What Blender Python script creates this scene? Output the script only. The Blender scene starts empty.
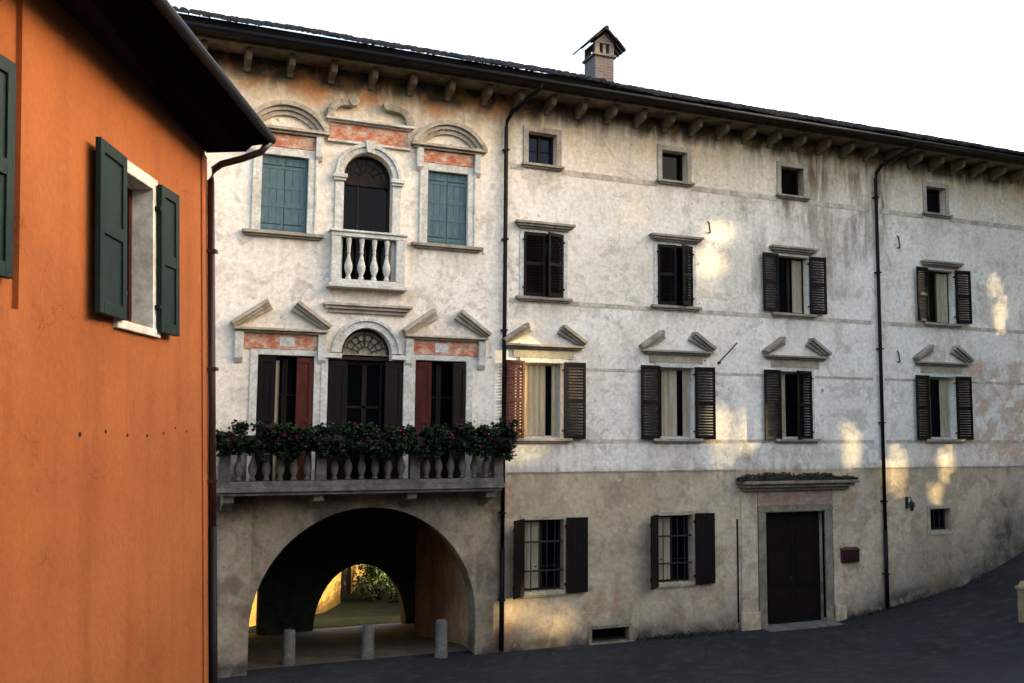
import bpy, math, random
from mathutils import Vector, Matrix, noise
random.seed(7)
rad = math.radians
S = bpy.context.scene
COL = S.collection

# ------------------------------------------------------------------ camera
cd = bpy.data.cameras.new('Camera'); cam = bpy.data.objects.new('Camera', cd); COL.objects.link(cam)
cd.sensor_width = 36; cd.lens = 900 / 1024 * 36; cd.clip_start = .05; cd.clip_end = 3000
r = Vector((0.92918307, -0.3695115, 0.00894813)); u = Vector((-0.04157536, -0.08042981, 0.99589283)); w = Vector((0.36727416, 0.92573878, 0.09009659))
m = Matrix((r, u, -w)).transposed().to_4x4(); m.translation = Vector((0, -20, 5.3)); cam.matrix_world = m
S.camera = cam
# ------------------------------------------------------------------ light
SUN_EL, SUN_PHI = 9.0, 14.0        # elevation; angle in front of the facade plane, coming from the right
sdir = Vector((math.cos(rad(SUN_PHI)) * math.cos(rad(SUN_EL)), -math.sin(rad(SUN_PHI)) * math.cos(rad(SUN_EL)), math.sin(rad(SUN_EL))))
W = bpy.data.worlds.new('World'); S.world = W; W.use_nodes = True
nt = W.node_tree; bg = nt.nodes['Background']; sky = nt.nodes.new('ShaderNodeTexSky')
sky.sky_type = 'NISHITA'; sky.sun_disc = False; sky.sun_elevation = rad(SUN_EL); sky.sun_rotation = rad(90 + SUN_PHI)
sky.air_density = 0.8; sky.dust_density = 9.0; sky.ozone_density = 1.0
nt.links.new(sky.outputs[0], bg.inputs[0]); bg.inputs[1].default_value = 0.15
sl = bpy.data.lights.new('Sun', 'SUN'); sl.energy = 2.8; sl.angle = rad(0.8); sl.color = (1, .83, .47)
so = bpy.data.objects.new('Sun', sl); COL.objects.link(so); so.rotation_euler = sdir.to_track_quat('Z', 'Y').to_euler(); so.location = (40, -10, 30)
S.view_settings.view_transform = 'Standard'; S.view_settings.look = 'None'; S.view_settings.gamma = 1
S.view_settings.exposure = 3.7
S.render.engine = 'CYCLES'

# ------------------------------------------------------------------ helpers
class MB:
    def __init__(s): s.v = []; s.f = []
    def add(s, vs, fs):
        n = len(s.v); s.v += [tuple(x) for x in vs]; s.f += [tuple(i + n for i in q) for q in fs]
    def box(s, x0, x1, y0, y1, z0, z1, M=None):
        vs = [Vector((x, y, z)) for z in (z0, z1) for y in (y0, y1) for x in (x0, x1)]
        if M: vs = [M @ q for q in vs]
        s.add(vs, [(0, 2, 3, 1), (4, 5, 7, 6), (0, 1, 5, 4), (2, 6, 7, 3), (0, 4, 6, 2), (1, 3, 7, 5)])
    def prism(s, poly, a, b, plane='xz', M=None):
        # poly in the plane, extruded along the remaining axis from a to b
        n = len(poly)
        def mk(p, t):
            q = {'xz': (p[0], t, p[1]), 'yz': (t, p[0], p[1]), 'xy': (p[0], p[1], t)}[plane]
            q = Vector(q); return M @ q if M else q
        vs = [mk(p, a) for p in poly] + [mk(p, b) for p in poly]
        s.add(vs, [tuple(range(n))[::-1], tuple(range(n, 2 * n))] + [(i, (i + 1) % n, n + (i + 1) % n, n + i) for i in range(n)])
    def strip(s, A, B, a, b, plane='xz'):
        # band between two polylines A and B (same length), extruded a..b
        for i in range(len(A) - 1):
            s.prism([A[i], A[i + 1], B[i + 1], B[i]], a, b, plane)
    def tube(s, pts, rr, n=8, cap=True):
        pts = [Vector(p) for p in pts]; rings = []
        for i, p in enumerate(pts):
            t = (pts[min(i + 1, len(pts) - 1)] - pts[max(i - 1, 0)]).normalized()
            a = t.orthogonal().normalized() if abs(t.z) < .9 else t.cross(Vector((1, 0, 0))).normalized()
            if abs(t.z) < .9: a = t.cross(Vector((0, 0, 1))).normalized()
            b = t.cross(a); R_ = rr[i] if isinstance(rr, (list, tuple)) else rr
            rings.append([p + (a * math.cos(k * 2 * math.pi / n) + b * math.sin(k * 2 * math.pi / n)) * R_ for k in range(n)])
        vs = [q for rg in rings for q in rg]; fs = []
        for i in range(len(rings) - 1):
            for k in range(n):
                fs.append((i * n + k, i * n + (k + 1) % n, (i + 1) * n + (k + 1) % n, (i + 1) * n + k))
        if cap: fs += [tuple(range(n))[::-1], tuple(range((len(rings) - 1) * n, len(rings) * n))]
        s.add(vs, fs)
    def lathe(s, prof, c, n=12):
        vs = []; fs = []
        for (rr, z) in prof:
            for k in range(n):
                a = 2 * math.pi * k / n; vs.append((c[0] + rr * math.cos(a), c[1] + rr * math.sin(a), c[2] + z))
        for i in range(len(prof) - 1):
            for k in range(n): fs.append((i * n + k, i * n + (k + 1) % n, (i + 1) * n + (k + 1) % n, (i + 1) * n + k))
        fs += [tuple(range(n))[::-1], tuple(range((len(prof) - 1) * n, len(prof) * n))]
        s.add(vs, fs)
    def build(s, name, mat, parent=None, bevel=0, smooth=False, org=None):
        me = bpy.data.meshes.new(name)
        v = s.v
        if org is not None: v = [(a - org[0], b - org[1], c - org[2]) for a, b, c in v]
        me.from_pydata(v, [], s.f); me.materials.append(mat)
        import bmesh
        bm = bmesh.new(); bm.from_mesh(me); bmesh.ops.recalc_face_normals(bm, faces=bm.faces) if not getattr(s, 'keep', False) else None
        bm.to_mesh(me); bm.free()
        if smooth:
            for p in me.polygons: p.use_smooth = True
        o = bpy.data.objects.new(name, me); COL.objects.link(o)
        if parent: o.parent = parent
        if bevel:
            b = o.modifiers.new('Bevel', 'BEVEL'); b.width = bevel; b.segments = 2; b.limit_method = 'ANGLE'; b.angle_limit = rad(40)
        return o

def tag(o, label, cat, group=None):
    o['label'] = label; o['category'] = cat
    if group: o['group'] = group
    return o
def thing(name, label, cat, loc=(0, 0, 0), rz=0, group=None):
    o = bpy.data.objects.new(name, None); COL.objects.link(o); o.location = loc; o.rotation_euler = (0, 0, rz); o.empty_display_size = .3
    return tag(o, label, cat, group)

def arc(cx, cz, a, b, t0, t1, n):
    return [(cx + a * math.cos(rad(t0 + (t1 - t0) * i / n)), cz + b * math.sin(rad(t0 + (t1 - t0) * i / n))) for i in range(n + 1)]
def smooth(t):
    t = max(0., min(1., t)); return t * t * (3 - 2 * t)

# ------------------------------------------------------------------ materials
class NG:
    def __init__(s, name):
        s.m = bpy.data.materials.new(name); s.m.use_nodes = True; s.t = s.m.node_tree; s.b = s.t.nodes['Principled BSDF']
        s.b.inputs['Roughness'].default_value = .85; s.b.inputs['Specular IOR Level'].default_value = .25
        s.tc = s.t.nodes.new('ShaderNodeTexCoord')
    def n(s, t, **k):
        q = s.t.nodes.new(t)
        for a, b in k.items(): setattr(q, a, b)
        return q
    def l(s, a, b): s.t.links.new(a, b)
    def val(s, x, sock):
        if hasattr(x, 'links') or hasattr(x, 'is_linked'): s.l(x, sock)
        else: sock.default_value = x
    def noise(s, scale, detail=5, rough=.6, stretch=None, dist=0, src=None):
        q = s.n('ShaderNodeTexNoise'); q.inputs['Scale'].default_value = scale; q.inputs['Detail'].default_value = detail; q.inputs['Roughness'].default_value = rough
        q.inputs['Distortion'].default_value = dist
        mp = s.n('ShaderNodeMapping'); mp.inputs['Scale'].default_value = stretch or (1, 1, 1)
        s.l(src or s.tc.outputs['Object'], mp.inputs[0]); s.l(mp.outputs[0], q.inputs['Vector']); return q.outputs['Fac']
    def ramp(s, x, a, b, va=0., vb=1.):
        q = s.n('ShaderNodeMapRange'); q.interpolation_type = 'SMOOTHSTEP'
        s.val(x, q.inputs[0])
        for i, vv in enumerate((a, b, va, vb)): q.inputs[i + 1].default_value = vv
        return q.outputs[0]
    def math(s, op, a, b=0.):
        q = s.n('ShaderNodeMath', operation=op); s.val(a, q.inputs[0]); s.val(b, q.inputs[1]); return q.outputs[0]
    def mix(s, f, a, b, mode='MIX'):
        q = s.n('ShaderNodeMix', data_type='RGBA', blend_type=mode); s.val(f, q.inputs[0])
        for x, i in ((a, 6), (b, 7)):
            if isinstance(x, tuple): q.inputs[i].default_value = (*x, 1)
            else: s.l(x, q.inputs[i])
        return q.outputs[2]
    def gray(s, x):
        q = s.n('ShaderNodeCombineColor'); [s.l(x, q.inputs[i]) for i in range(3)]; return q.outputs[0]
    def out(s, col, bump=None, bs=.3, bd=.02, rough=None):
        if isinstance(col, tuple): s.b.inputs['Base Color'].default_value = (*col, 1)
        else: s.l(col, s.b.inputs['Base Color'])
        if bump is not None:
            q = s.n('ShaderNodeBump'); q.inputs['Strength'].default_value = bs; q.inputs['Distance'].default_value = bd
            s.l(bump, q.inputs['Height']); s.l(q.outputs[0], s.b.inputs['Normal'])
        if rough is not None: s.val(rough, s.b.inputs['Roughness'])
        return s.m

def simple(name, c1, c2, scale=3, stretch=None, rough=.85, bump=.2, fine=25, spec=.12):
    g = NG(name); a = g.ramp(g.noise(scale, 6, .65, stretch), .35, .68); f = g.noise(fine, 4, .6, stretch)
    c = g.mix(a, c1, c2); c = g.mix(.5, c, g.gray(g.ramp(f, .3, .7, .6, 1.3)), 'MULTIPLY')
    g.b.inputs['Specular IOR Level'].default_value = spec
    return g.out(c, f, bump, .01, rough)

def plaster():
    g = NG('old_plaster')
    at = g.n('ShaderNodeAttribute'); at.attribute_name = 'wear_and_shade'
    sp = g.n('ShaderNodeSeparateColor'); g.l(at.outputs['Color'], sp.inputs[0]); R_, G_, B_ = sp.outputs
    big = g.noise(.40, 8, .62, None, .4); mid = g.noise(1.5, 9, .66, None, .5); patch = g.noise(.95, 12, .62, (1, 1, 1.15), .9); fine = g.noise(9, 8, .72); streak = g.noise(1, 7, .68, (3.2, 1, .40), .5); streak2 = g.noise(1, 7, .7, (1.7, 1, .55), .8); grain = g.noise(40, 4, .65)
    pz = g.n('ShaderNodeSeparateXYZ'); g.l(g.tc.outputs['Object'], pz.inputs[0])
    c = g.mix(g.ramp(big, .38, .64), (.83, .72, .58), (.74, .625, .48))
    c = g.mix(g.ramp(mid, .50, .66, 0, .55), c, (.53, .43, .32))
    c = g.mix(g.ramp(patch, .57, .61, 0, .50), c, (.46, .375, .275))          # top coat flaked away
    c = g.mix(g.ramp(patch, .36, .34, 0, .55), c, (.86, .775, .66))          # patches of newer limewash
    c = g.mix(g.math('MULTIPLY', g.ramp(streak2, .54, .70), .35), c, (.47, .375, .265))
    # ochre limewash showing through below the eaves
    oc = g.math('MULTIPLY', g.ramp(pz.outputs[2], 10.6, 13.2), g.ramp(mid, .36, .62, .95, .25))
    c = g.mix(oc, c, (.70, .50, .265))
    # lower storey: older browner render
    lowmix = g.ramp(pz.outputs[2], 4.07, 4.17, 1, 0)
    low = g.mix(g.ramp(big, .38, .62), (.61, .46, .295), (.47, .35, .215))
    low = g.mix(g.ramp(mid, .47, .62, 0, .75), low, (.34, .24, .15))
    low = g.mix(g.ramp(patch, .55, .58, 0, .6), low, (.47, .37, .265))
    low = g.mix(g.ramp(patch, .37, .35, 0, .6), low, (.68, .53, .37))
    low = g.mix(g.math('MULTIPLY', g.ramp(streak2, .50, .68), .5), low, (.54, .38, .21))
    c = g.mix(lowmix, c, low)
    # rain stains
    st = g.math('MULTIPLY', R_, g.ramp(streak, .36, .60, .15, 1.))
    c = g.mix(st, c, (.17, .115, .06))
    # orange brick and sienna render showing where the white has gone
    bt = g.n('ShaderNodeTexBrick'); bt.inputs['Scale'].default_value = 1; bt.inputs['Brick Width'].default_value = .26; bt.inputs['Row Height'].default_value = .075; bt.inputs['Mortar Size'].default_value = .012
    bt.inputs['Color1'].default_value = (.46, .17, .055, 1); bt.inputs['Color2'].default_value = (.36, .125, .045, 1); bt.inputs['Mortar'].default_value = (.45, .27, .13, 1)
    mp = g.n('ShaderNodeCombineXYZ'); g.l(pz.outputs[0], mp.inputs[0]); g.l(pz.outputs[2], mp.inputs[1]); g.l(mp.outputs[0], bt.inputs['Vector'])
    c = g.mix(g.math('MULTIPLY', G_, g.ramp(mid, .43, .50)), c, g.mix(g.math('MAXIMUM', g.ramp(big, .45, .65), g.ramp(pz.outputs[2], 8, 10)), bt.outputs['Color'], (.52, .205, .065)))
    # soot and damp under the eaves with a ragged lower edge
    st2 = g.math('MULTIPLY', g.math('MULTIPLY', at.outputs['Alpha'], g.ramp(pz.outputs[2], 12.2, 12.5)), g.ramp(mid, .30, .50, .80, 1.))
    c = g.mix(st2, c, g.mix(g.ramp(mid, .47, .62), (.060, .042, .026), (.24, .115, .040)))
    crum = g.noise(4.2, 12, .68, (1, 1, 1.3), .4); cz = g.ramp(g.noise(.33, 4, .55, None, .3), .50, .62)
    c = g.mix(g.math('MULTIPLY', g.math('MULTIPLY', g.ramp(crum, .53, .60), cz), .34), c, (.245, .20, .15))
    # damp foot with painted shade at right and behind balcony, and a dark patch
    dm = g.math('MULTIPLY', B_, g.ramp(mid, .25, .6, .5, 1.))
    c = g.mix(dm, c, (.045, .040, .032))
    # pocks, flecks
    c = g.mix(.75, c, g.gray(g.ramp(fine, .30, .70, .74, 1.2)), 'MULTIPLY')
    pock = g.ramp(g.noise(5.5, 3, .5), .69, .74, 0, .75); c = g.mix(pock, c, (.15, .12, .09))
    pock2 = g.ramp(g.noise(2.3, 4, .6, (1, 1, .8)), .66, .70, 0, .45); c = g.mix(pock2, c, (.47, .29, .19))
    h = g.math('ADD', g.math('MULTIPLY', fine, .5), g.math('ADD', g.math('MULTIPLY', g.ramp(patch, .62, .54), .35), mid))
    return g.out(c, h, .45, .02, .95)

def orange():
    g = NG('orange_plaster')
    a = g.noise(.7, 6, .6); s = g.noise(1, 5, .6, (2.2, 2.2, .3)); f = g.noise(18, 5, .65); k = g.noise(3.5, 6, .7)
    c = g.mix(g.ramp(a, .35, .65), (.30, .088, .021), (.25, .069, .016))
    c = g.mix(g.ramp(s, .45, .72, 0, .40), c, (.155, .036, .008))
    c = g.mix(g.ramp(k, .54, .68, 0, .25), c, (.35, .115, .028))
    c = g.mix(.4, c, g.gray(g.ramp(f, .3, .7, .8, 1.18)), 'MULTIPLY')
    v = g.n('ShaderNodeTexVoronoi'); v.feature = 'DISTANCE_TO_EDGE'; v.inputs['Scale'].default_value = .8
    wv = g.n('ShaderNodeVectorMath', operation='ADD'); nz = g.n('ShaderNodeTexNoise'); nz.inputs['Scale'].default_value = 2.5; nz.inputs['Detail'].default_value = 6; g.l(g.tc.outputs['Object'], nz.inputs['Vector'])
    sc_ = g.n('ShaderNodeVectorMath', operation='SCALE'); sc_.inputs['Scale'].default_value = .7; g.l(nz.outputs['Color'], sc_.inputs[0]); g.l(g.tc.outputs['Object'], wv.inputs[0]); g.l(sc_.outputs[0], wv.inputs[1]); g.l(wv.outputs[0], v.inputs['Vector'])
    crk = g.math('MULTIPLY', g.ramp(v.outputs['Distance'], .0, .007, 1, 0), g.ramp(a, .52, .60)); c = g.mix(g.math('MULTIPLY', crk, .55), c, (.10, .025, .006))
    return g.out(c, g.math('ADD', f, g.math('MULTIPLY', k, 1.6)), .4, .016, .92)

def glass(name, c, rough=.06):
    g = NG(name); n_ = g.noise(2.5, 2, .5)
    g.b.inputs['Specular IOR Level'].default_value = .07
    return g.out(c, n_, .05, .02, rough)

def foliage(name, c1, c2):
    g = NG(name); gi = g.n('ShaderNodeNewGeometry')
    c = g.mix(gi.outputs['Random Per Island'], c1, c2)
    g.b.inputs['Specular IOR Level'].default_value = .15; g.b.inputs['Roughness'].default_value = .55
    return g.out(c)

def asphalt():
    g = NG('asphalt'); a = g.noise(.35, 6, .65); f = g.noise(45, 4, .7); k = g.noise(2.2, 6, .6, (1, 1.6, 1))
    c = g.mix(g.ramp(a, .35, .65), (.0075, .0078, .0085), (.0155, .0158, .0165))
    c = g.mix(g.ramp(k, .50, .62, 0, .75), c, (.030, .028, .025))
    c = g.mix(.6, c, g.gray(g.ramp(f, .3, .7, .6, 1.4)), 'MULTIPLY')
    v = g.n('ShaderNodeTexVoronoi'); v.feature = 'DISTANCE_TO_EDGE'; v.inputs['Scale'].default_value = .55; g.l(g.tc.outputs['Object'], v.inputs['Vector'])
    crk = g.math('MULTIPLY', g.ramp(v.outputs['Distance'], .0, .012, 1, 0), g.ramp(a, .45, .55)); c = g.mix(g.math('MULTIPLY', crk, .8), c, (.003, .003, .003))
    gr = g.ramp(g.noise(110, 2, .5), .60, .68, 0, .8); c = g.mix(gr, c, (.05, .048, .045))
    return g.out(c, f, .7, .015, .9)

def cobble():
    g = NG('worn_cobbles'); v = g.n('ShaderNodeTexVoronoi'); v.feature = 'DISTANCE_TO_EDGE'; v.inputs['Scale'].default_value = 6; g.l(g.tc.outputs['Object'], v.inputs['Vector'])
    e = g.ramp(v.outputs['Distance'], .0, .09); k = g.noise(1.4, 5, .6)
    c = g.mix(g.ramp(k, .35, .65), (.12, .088, .052), (.075, .055, .036)); c = g.mix(g.ramp(e, 0, 1, .75, 0), c, (.07, .055, .04))
    return g.out(c, e, .6, .02, .85)

def tiles():
    g = NG('roof_tiles'); gi = g.n('ShaderNodeNewGeometry'); k = g.noise(1.3, 5, .7)
    c = g.mix(gi.outputs['Random Per Island'], (.020, .014, .012), (.008, .007, .0065)); c = g.mix(g.ramp(k, .5, .7, 0, .7), c, (.014, .014, .012))
    return g.out(c, g.noise(20, 3), .3, .01, .9)

def brickm(name, c1, c2, mo, sc=1., plane='xz'):
    g = NG(name); bt = g.n('ShaderNodeTexBrick'); bt.inputs['Scale'].default_value = sc; bt.inputs['Brick Width'].default_value = .25; bt.inputs['Row Height'].default_value = .08; bt.inputs['Mortar Size'].default_value = .014
    for i, q in (('Color1', c1), ('Color2', c2), ('Mortar', mo)): bt.inputs[i].default_value = (*q, 1)
    pz = g.n('ShaderNodeSeparateXYZ'); g.l(g.tc.outputs['Object'], pz.inputs[0]); mp = g.n('ShaderNodeCombineXYZ')
    g.l(g.math('ADD', pz.outputs[0], pz.outputs[1]), mp.inputs[0]); g.l(pz.outputs[2], mp.inputs[1]); g.l(mp.outputs[0], bt.inputs['Vector'])
    k = g.noise(3, 6, .7); c = g.mix(g.ramp(k, .42, .62, 0, .8), bt.outputs['Color'], mo)
    return g.out(c, g.math('ADD', bt.outputs['Fac'], k), -.4, .015, .9)

M = dict(
    plaster=plaster(), orange=orange(), asphalt=asphalt(), cobble=cobble(), tiles=tiles(),
    stone=simple('carved_stone', (.46, .385, .285), (.29, .23, .155), 2.2, None, .85, .35, 14),
    pale=simple('pale_stone', (.60, .56, .48), (.45, .40, .32), 2.5, None, .85, .3, 14),
    band=simple('grey_band', (.36, .285, .20), (.64, .53, .40), 2.2, (1.5, 1, 1), .9, .2, 14),
    mould=simple('grey_cornice', (.22, .18, .13), (.36, .30, .22), 2.5, None, .9, .35, 12),
    frieze=simple('worn_red_frieze', (.43, .115, .05), (.56, .40, .27), 4.5, (1, 1, 1.6), .9, .3, 16),
    frieze2=simple('faded_red_frieze', (.36, .17, .11), (.36, .29, .21), 3.5, (1, 1, 1.5), .9, .4, 16),
    ochre_stone=simple('ochre_stone', (.42, .34, .23), (.30, .235, .15), 2.5, None, .9, .35, 14),
    wood=simple('dark_brown_wood', (.011, .0055, .004), (.0055, .0035, .0028), 4, (3, 3, .5), .6, .3, 22),
    redwood=simple('reddish_wood', (.075, .014, .008), (.04, .009, .006), 4, (3, 3, .5), .6, .3, 22),
    bluewood=simple('blue_green_wood', (.065, .112, .122), (.10, .145, .145), 5, (3, 3, .6), .7, .35, 22),
    greenwood=simple('green_paint', (.0065, .0155, .0125), (.010, .021, .0165), 3, (2, 2, .5), .5, .15, 20),
    eave=simple('eave_wood', (.0025, .002, .0018), (.004, .003, .0026), 2, (1, .3, 1), .95, .4, 12, .03),
    soffit=simple('soffit_wood', (.045, .034, .023), (.024, .018, .012), 2, None, .9, .4, 12),
    metal=simple('dark_pipe', (.004, .0032, .003), (.007, .0055, .005), 3, None, .6, .1, 20, .15),
    copper=simple('brown_copper', (.040, .014, .010), (.022, .010, .008), 2, (1, 1, .4), .45, .1, 20, .5),
    iron=simple('black_iron', (.012, .011, .011), (.02, .018, .016), 4, None, .6, .1, 20, .4),
    sash=simple('white_sash', (.50, .48, .43), (.40, .37, .32), 3, (1, 1, .5), .6, .1, 20),
    brownsash=simple('brown_sash', (.02, .012, .008), (.012, .007, .005), 3, (1, 1, .5), .6, .1, 20),
    curtain=simple('cream_curtain', (.40, .325, .21), (.26, .20, .125), 2, (6, 6, .3), .9, .1, 20),
    glass=glass('dark_glass', (.0018, .002, .0025)), blueglass=glass('bluish_glass', (.006, .012, .028)), amber=glass('amber_glass', (.018, .010, .005), .25),
    dark=simple('dark_room', (.010, .008, .006), (.014, .011, .008), 2),
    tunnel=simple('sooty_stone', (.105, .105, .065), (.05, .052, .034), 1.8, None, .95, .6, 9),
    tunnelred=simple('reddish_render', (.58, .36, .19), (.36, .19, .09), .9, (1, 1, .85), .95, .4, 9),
    leaf=foliage('geranium_leaves', (.005, .012, .004), (.015, .028, .009)), petal=foliage('red_petals', (.12, .006, .01), (.22, .015, .03)),
    moss=foliage('moss', (.022, .019, .010), (.065, .052, .03)), bush=foliage('bush_leaves', (.012, .026, .006), (.04, .065, .014)), weed=foliage('weed_leaves', (.02, .022, .010), (.05, .042, .022)),
    grass=simple('grass', (.005, .010, .003), (.012, .016, .006), 1.2, None, 1, .5, 20, 0),
    ochre=simple('ochre_render', (.095, .058, .012), (.065, .038, .008), 1.6, None, .95, .4, 10),
    rubble=simple('rubble_wall', (.24, .21, .17), (.33, .29, .23), .8, None, .95, .5, 5),
    bollard=simple('grey_stone', (.15, .135, .11), (.09, .08, .065), 3, None, .9, .4, 18),
    palemould=simple('pale_cornice', (.235, .185, .125), (.125, .095, .062), 2.5, None, .9, .35, 12),
    path=simple('dim_path', (.022, .022, .013), (.012, .014, .008), 1.1, None, 1, .5, 14, 0),
    doorstone=simple('door_stone', (.26, .205, .14), (.17, .13, .085), 2.5, None, .9, .4, 12),
    darkstone=simple('weathered_stone', (.17, .15, .12), (.08, .072, .06), 3, None, .9, .4, 14),
    cream=simple('cream_stone', (.27, .195, .095), (.20, .145, .07), 3, None, .9, .3, 18),
    chim=brickm('chimney_brick', (.11, .065, .048), (.15, .10, .08), (.15, .135, .12)),
    boxred=simple('dark_red_paint', (.045, .006, .007), (.03, .005, .006), 3, None, .4, .05, 20, .5),
    terracotta=simple('terracotta', (.05, .022, .014), (.03, .015, .011), 3),
)

# ------------------------------------------------------------------ ground
def G(x, y):
    xs = [(-400, 0), (17.2, 0), (19, .19), (22, .64), (23.9, 1.28), (26, 2.1), (40, 4.2), (400, 8)]
    rx = 0
    for (a, za), (b, zb) in zip(xs, xs[1:]):
        if a <= x <= b: rx = za + (zb - za) * (x - a) / (b - a)
    if y <= 0:
        return rx + 3.7 * smooth((-y - 3) / 17.0)
    rx *= 1 - smooth((y - .5) / 6)
    z = -.16 * max(0, min(y, 22) - 1)
    if y > 24: z += .13 * min(y - 24, 60)
    return rx + z
def sheet(name, mat, xs, ys, off, flt=None):
    b = MB(); b.keep = True
    b.add([(x, y, G(x, y) + off) for y in ys for x in xs], [(j * len(xs) + i, j * len(xs) + i + 1, (j + 1) * len(xs) + i + 1, (j + 1) * len(xs) + i) for j in range(len(ys) - 1) for i in range(len(xs) - 1)])
    o = b.build(name, mat, smooth=True); o['kind'] = 'structure'; return o
def rng(a, b, st): 
    n = max(1, int(round((b - a) / st))); return [a + (b - a) * i / n for i in range(n + 1)]
gx = [-500, -200, -80, -40] + rng(-20, 45, 1.0) + [60, 100, 200, 500]
gy = [-500, -200, -80, -45] + rng(-30, 40, 1.0) + [60, 90, 150, 300, 700]
sheet('ground', M['grass'], gx, gy, -.12)
sheet('road', M['asphalt'], rng(-12, 40, .5), rng(-36, .4, .4), 0)
sheet('lane', M['cobble'], rng(.2, 9, .4), rng(.4, 10.8, .4), .004)
sheet('path', M['path'], rng(1, 11.5, .5), rng(10.8, 40, .5), .004); sheet('grass_bank', M['grass'], rng(11.5, 18, .5), rng(10.8, 40, .5), .004)

# ------------------------------------------------------------------ the long old building
PAL = thing('old_palazzo', 'long weathered off-white building with arched passage, balcony and rows of shuttered windows', 'building')
X0, X1, ZT, DEP = -2.5, 25.8, 13.36, 7.0
c1, c2, c3, c4 = [8.70, 12.49, 16.29, 21.59], [8.75, 12.49, 16.25, 21.67], [8.76, 12.50, 16.27, 21.58], [8.80, 12.43]
A_C, A_R, A_S = 4.57, 2.52, .88                     # big arch: centre, radius, springing height
ops = []                                            # rectangular openings x0,x1,z0,z1 (arched ones with their bounding box)
for c in c1: ops.append((c - .38, c + .38, 11.66, 12.47))
for c in c2: ops.append((c - .53, c + .53, 8.36, 9.95))
for c in c3: ops.append((c - .53, c + .53, 4.94, 6.76))
for c in c4: ops.append((c - .52, c + .52, 1.32, 3.0))
ops += [(20.97, 21.75, 2.31, 2.93), (10.08, 11.1, .02, .34), (15.2, 17.15, -.4, 2.98)]
ops += [(2.0, 3.0, 9.43, 11.15), (5.77, 6.76, 9.45, 11.2)]
ops += [(2.05, 3.25, 3.95, 6.72), (5.55, 6.78, 3.95, 6.72)]
ops += [(3.55, 5.27, 3.95, 6.68)]
BAL_A = (3.8, 4.92, 8.36, 10.86)                     # upper arched window, springing at the top of the box
arched = [(BAL_A[0], BAL_A[1], BAL_A[2], 10.86, .56), (3.84, 4.98, 6.68, 6.83, .57)]
for x0, x1, z0, zs, R_ in arched: ops.append((x0, x1, z0, zs + R_))
ops.append((A_C - A_R, A_C + A_R, -.6, A_S + A_R))
sills = [(c - .5, c + .5, 11.6, .8) for c in c1] + [(c - .7, c + .7, 8.3, .8) for c in c2] + [(c - .75, c + .75, 4.88, 1.0) for c in c3] + [(c - .55, c + .55, 1.28, .7) for c in c4]
sills += [(1.7, 3.3, 9.35, .8), (5.5, 7.0, 9.35, .8), (3.5, 5.3, 8.3, .5), (14.4, 18.2, 4.6, .6), (7.55, 7.9, 13.2, 2.5), (15.9, 19.8, 12.6, 3.0), (19.0, 19.5, 13.2, 4), (14.0, 14.9, 11.6, 1.2)]
def wear_and_shade(x, z):
    n1 = noise.noise((x * .7, z * .7, 3)); n2 = noise.noise((x * 2.1, z * 2.1, 9)); n3 = noise.noise((x * 1.6, 0, 21))
    s = math.exp(-max(0, 12.98 - z + .35 * n3 + .15 * n2) / .22) * .95 + .30 * math.exp(-max(0, 13.1 - z) / (1.0 + .6 * n3))
    for a, b, zs, L in sills:
        if z < zs + .05 and a - .15 < x < b + .15:
            e = min(1, (x - a + .15) / .15, (b + .15 - x) / .15); s += .62 * e * math.exp(-(zs - z) / (L * .55)) * (.6 + n3)
    if 15 < x < 19.6 and 9 < z < 12.8: s += .50 * smooth((n1 + .30) * 2)
    if z < 4.12: s += .12 * smooth((n1 + .1) * 2) + .35 * math.exp(-(4.1 - z) / .2)
    g = 0
    if x < 7.7 and 12.2 < z < 13.2: g = smooth((z - 12.5 + .5 * n2) / .35) * smooth((n1 + .5) * 1.8) * .95
    if x < 8 and z < 3.9: g = max(g, .55 * smooth((n1 - .05) * 3) * (1 if x > 5 else .6))
    if 14.2 < x < 18.3 and z < 3.6: g = max(g, .5 * smooth((n2 + .1) * 2))
    if x > 22.3 and 4.3 < z < 7.4: g = max(g, .55 * smooth((x - 22.3) / .6) * smooth((n2 + .35) * 2))
    if z < 3: g = max(g, .35 * smooth((n1 - .15) * 4))
    zb = z - max(0, G(x, -.1))
    d = math.exp(-max(0, zb - .15 + .35 * n1) / (.30 + .55 * smooth((x - 18) / 3))) * .95  # damp foot, raised at right to paint in the shade there
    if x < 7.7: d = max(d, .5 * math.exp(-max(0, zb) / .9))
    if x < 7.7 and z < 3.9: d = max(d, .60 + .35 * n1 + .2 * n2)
    if 1.3 < x < 7.5 and 3.9 < z < 5.4: d = max(d, .85 * smooth((5.3 - z) / .4))  # shade under the balcony plants painted into the wall
    d = max(d, .9 * smooth(1.5 - math.hypot((x - 24.0) / .75, (z - 2.0) / 1.0) + .4 * n2))  # rounded dark patch near the right end
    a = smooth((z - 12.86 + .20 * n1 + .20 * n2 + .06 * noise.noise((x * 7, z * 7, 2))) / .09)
    return (min(1, max(0, s)), min(1, g), min(1, max(0, d)), a)

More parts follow.
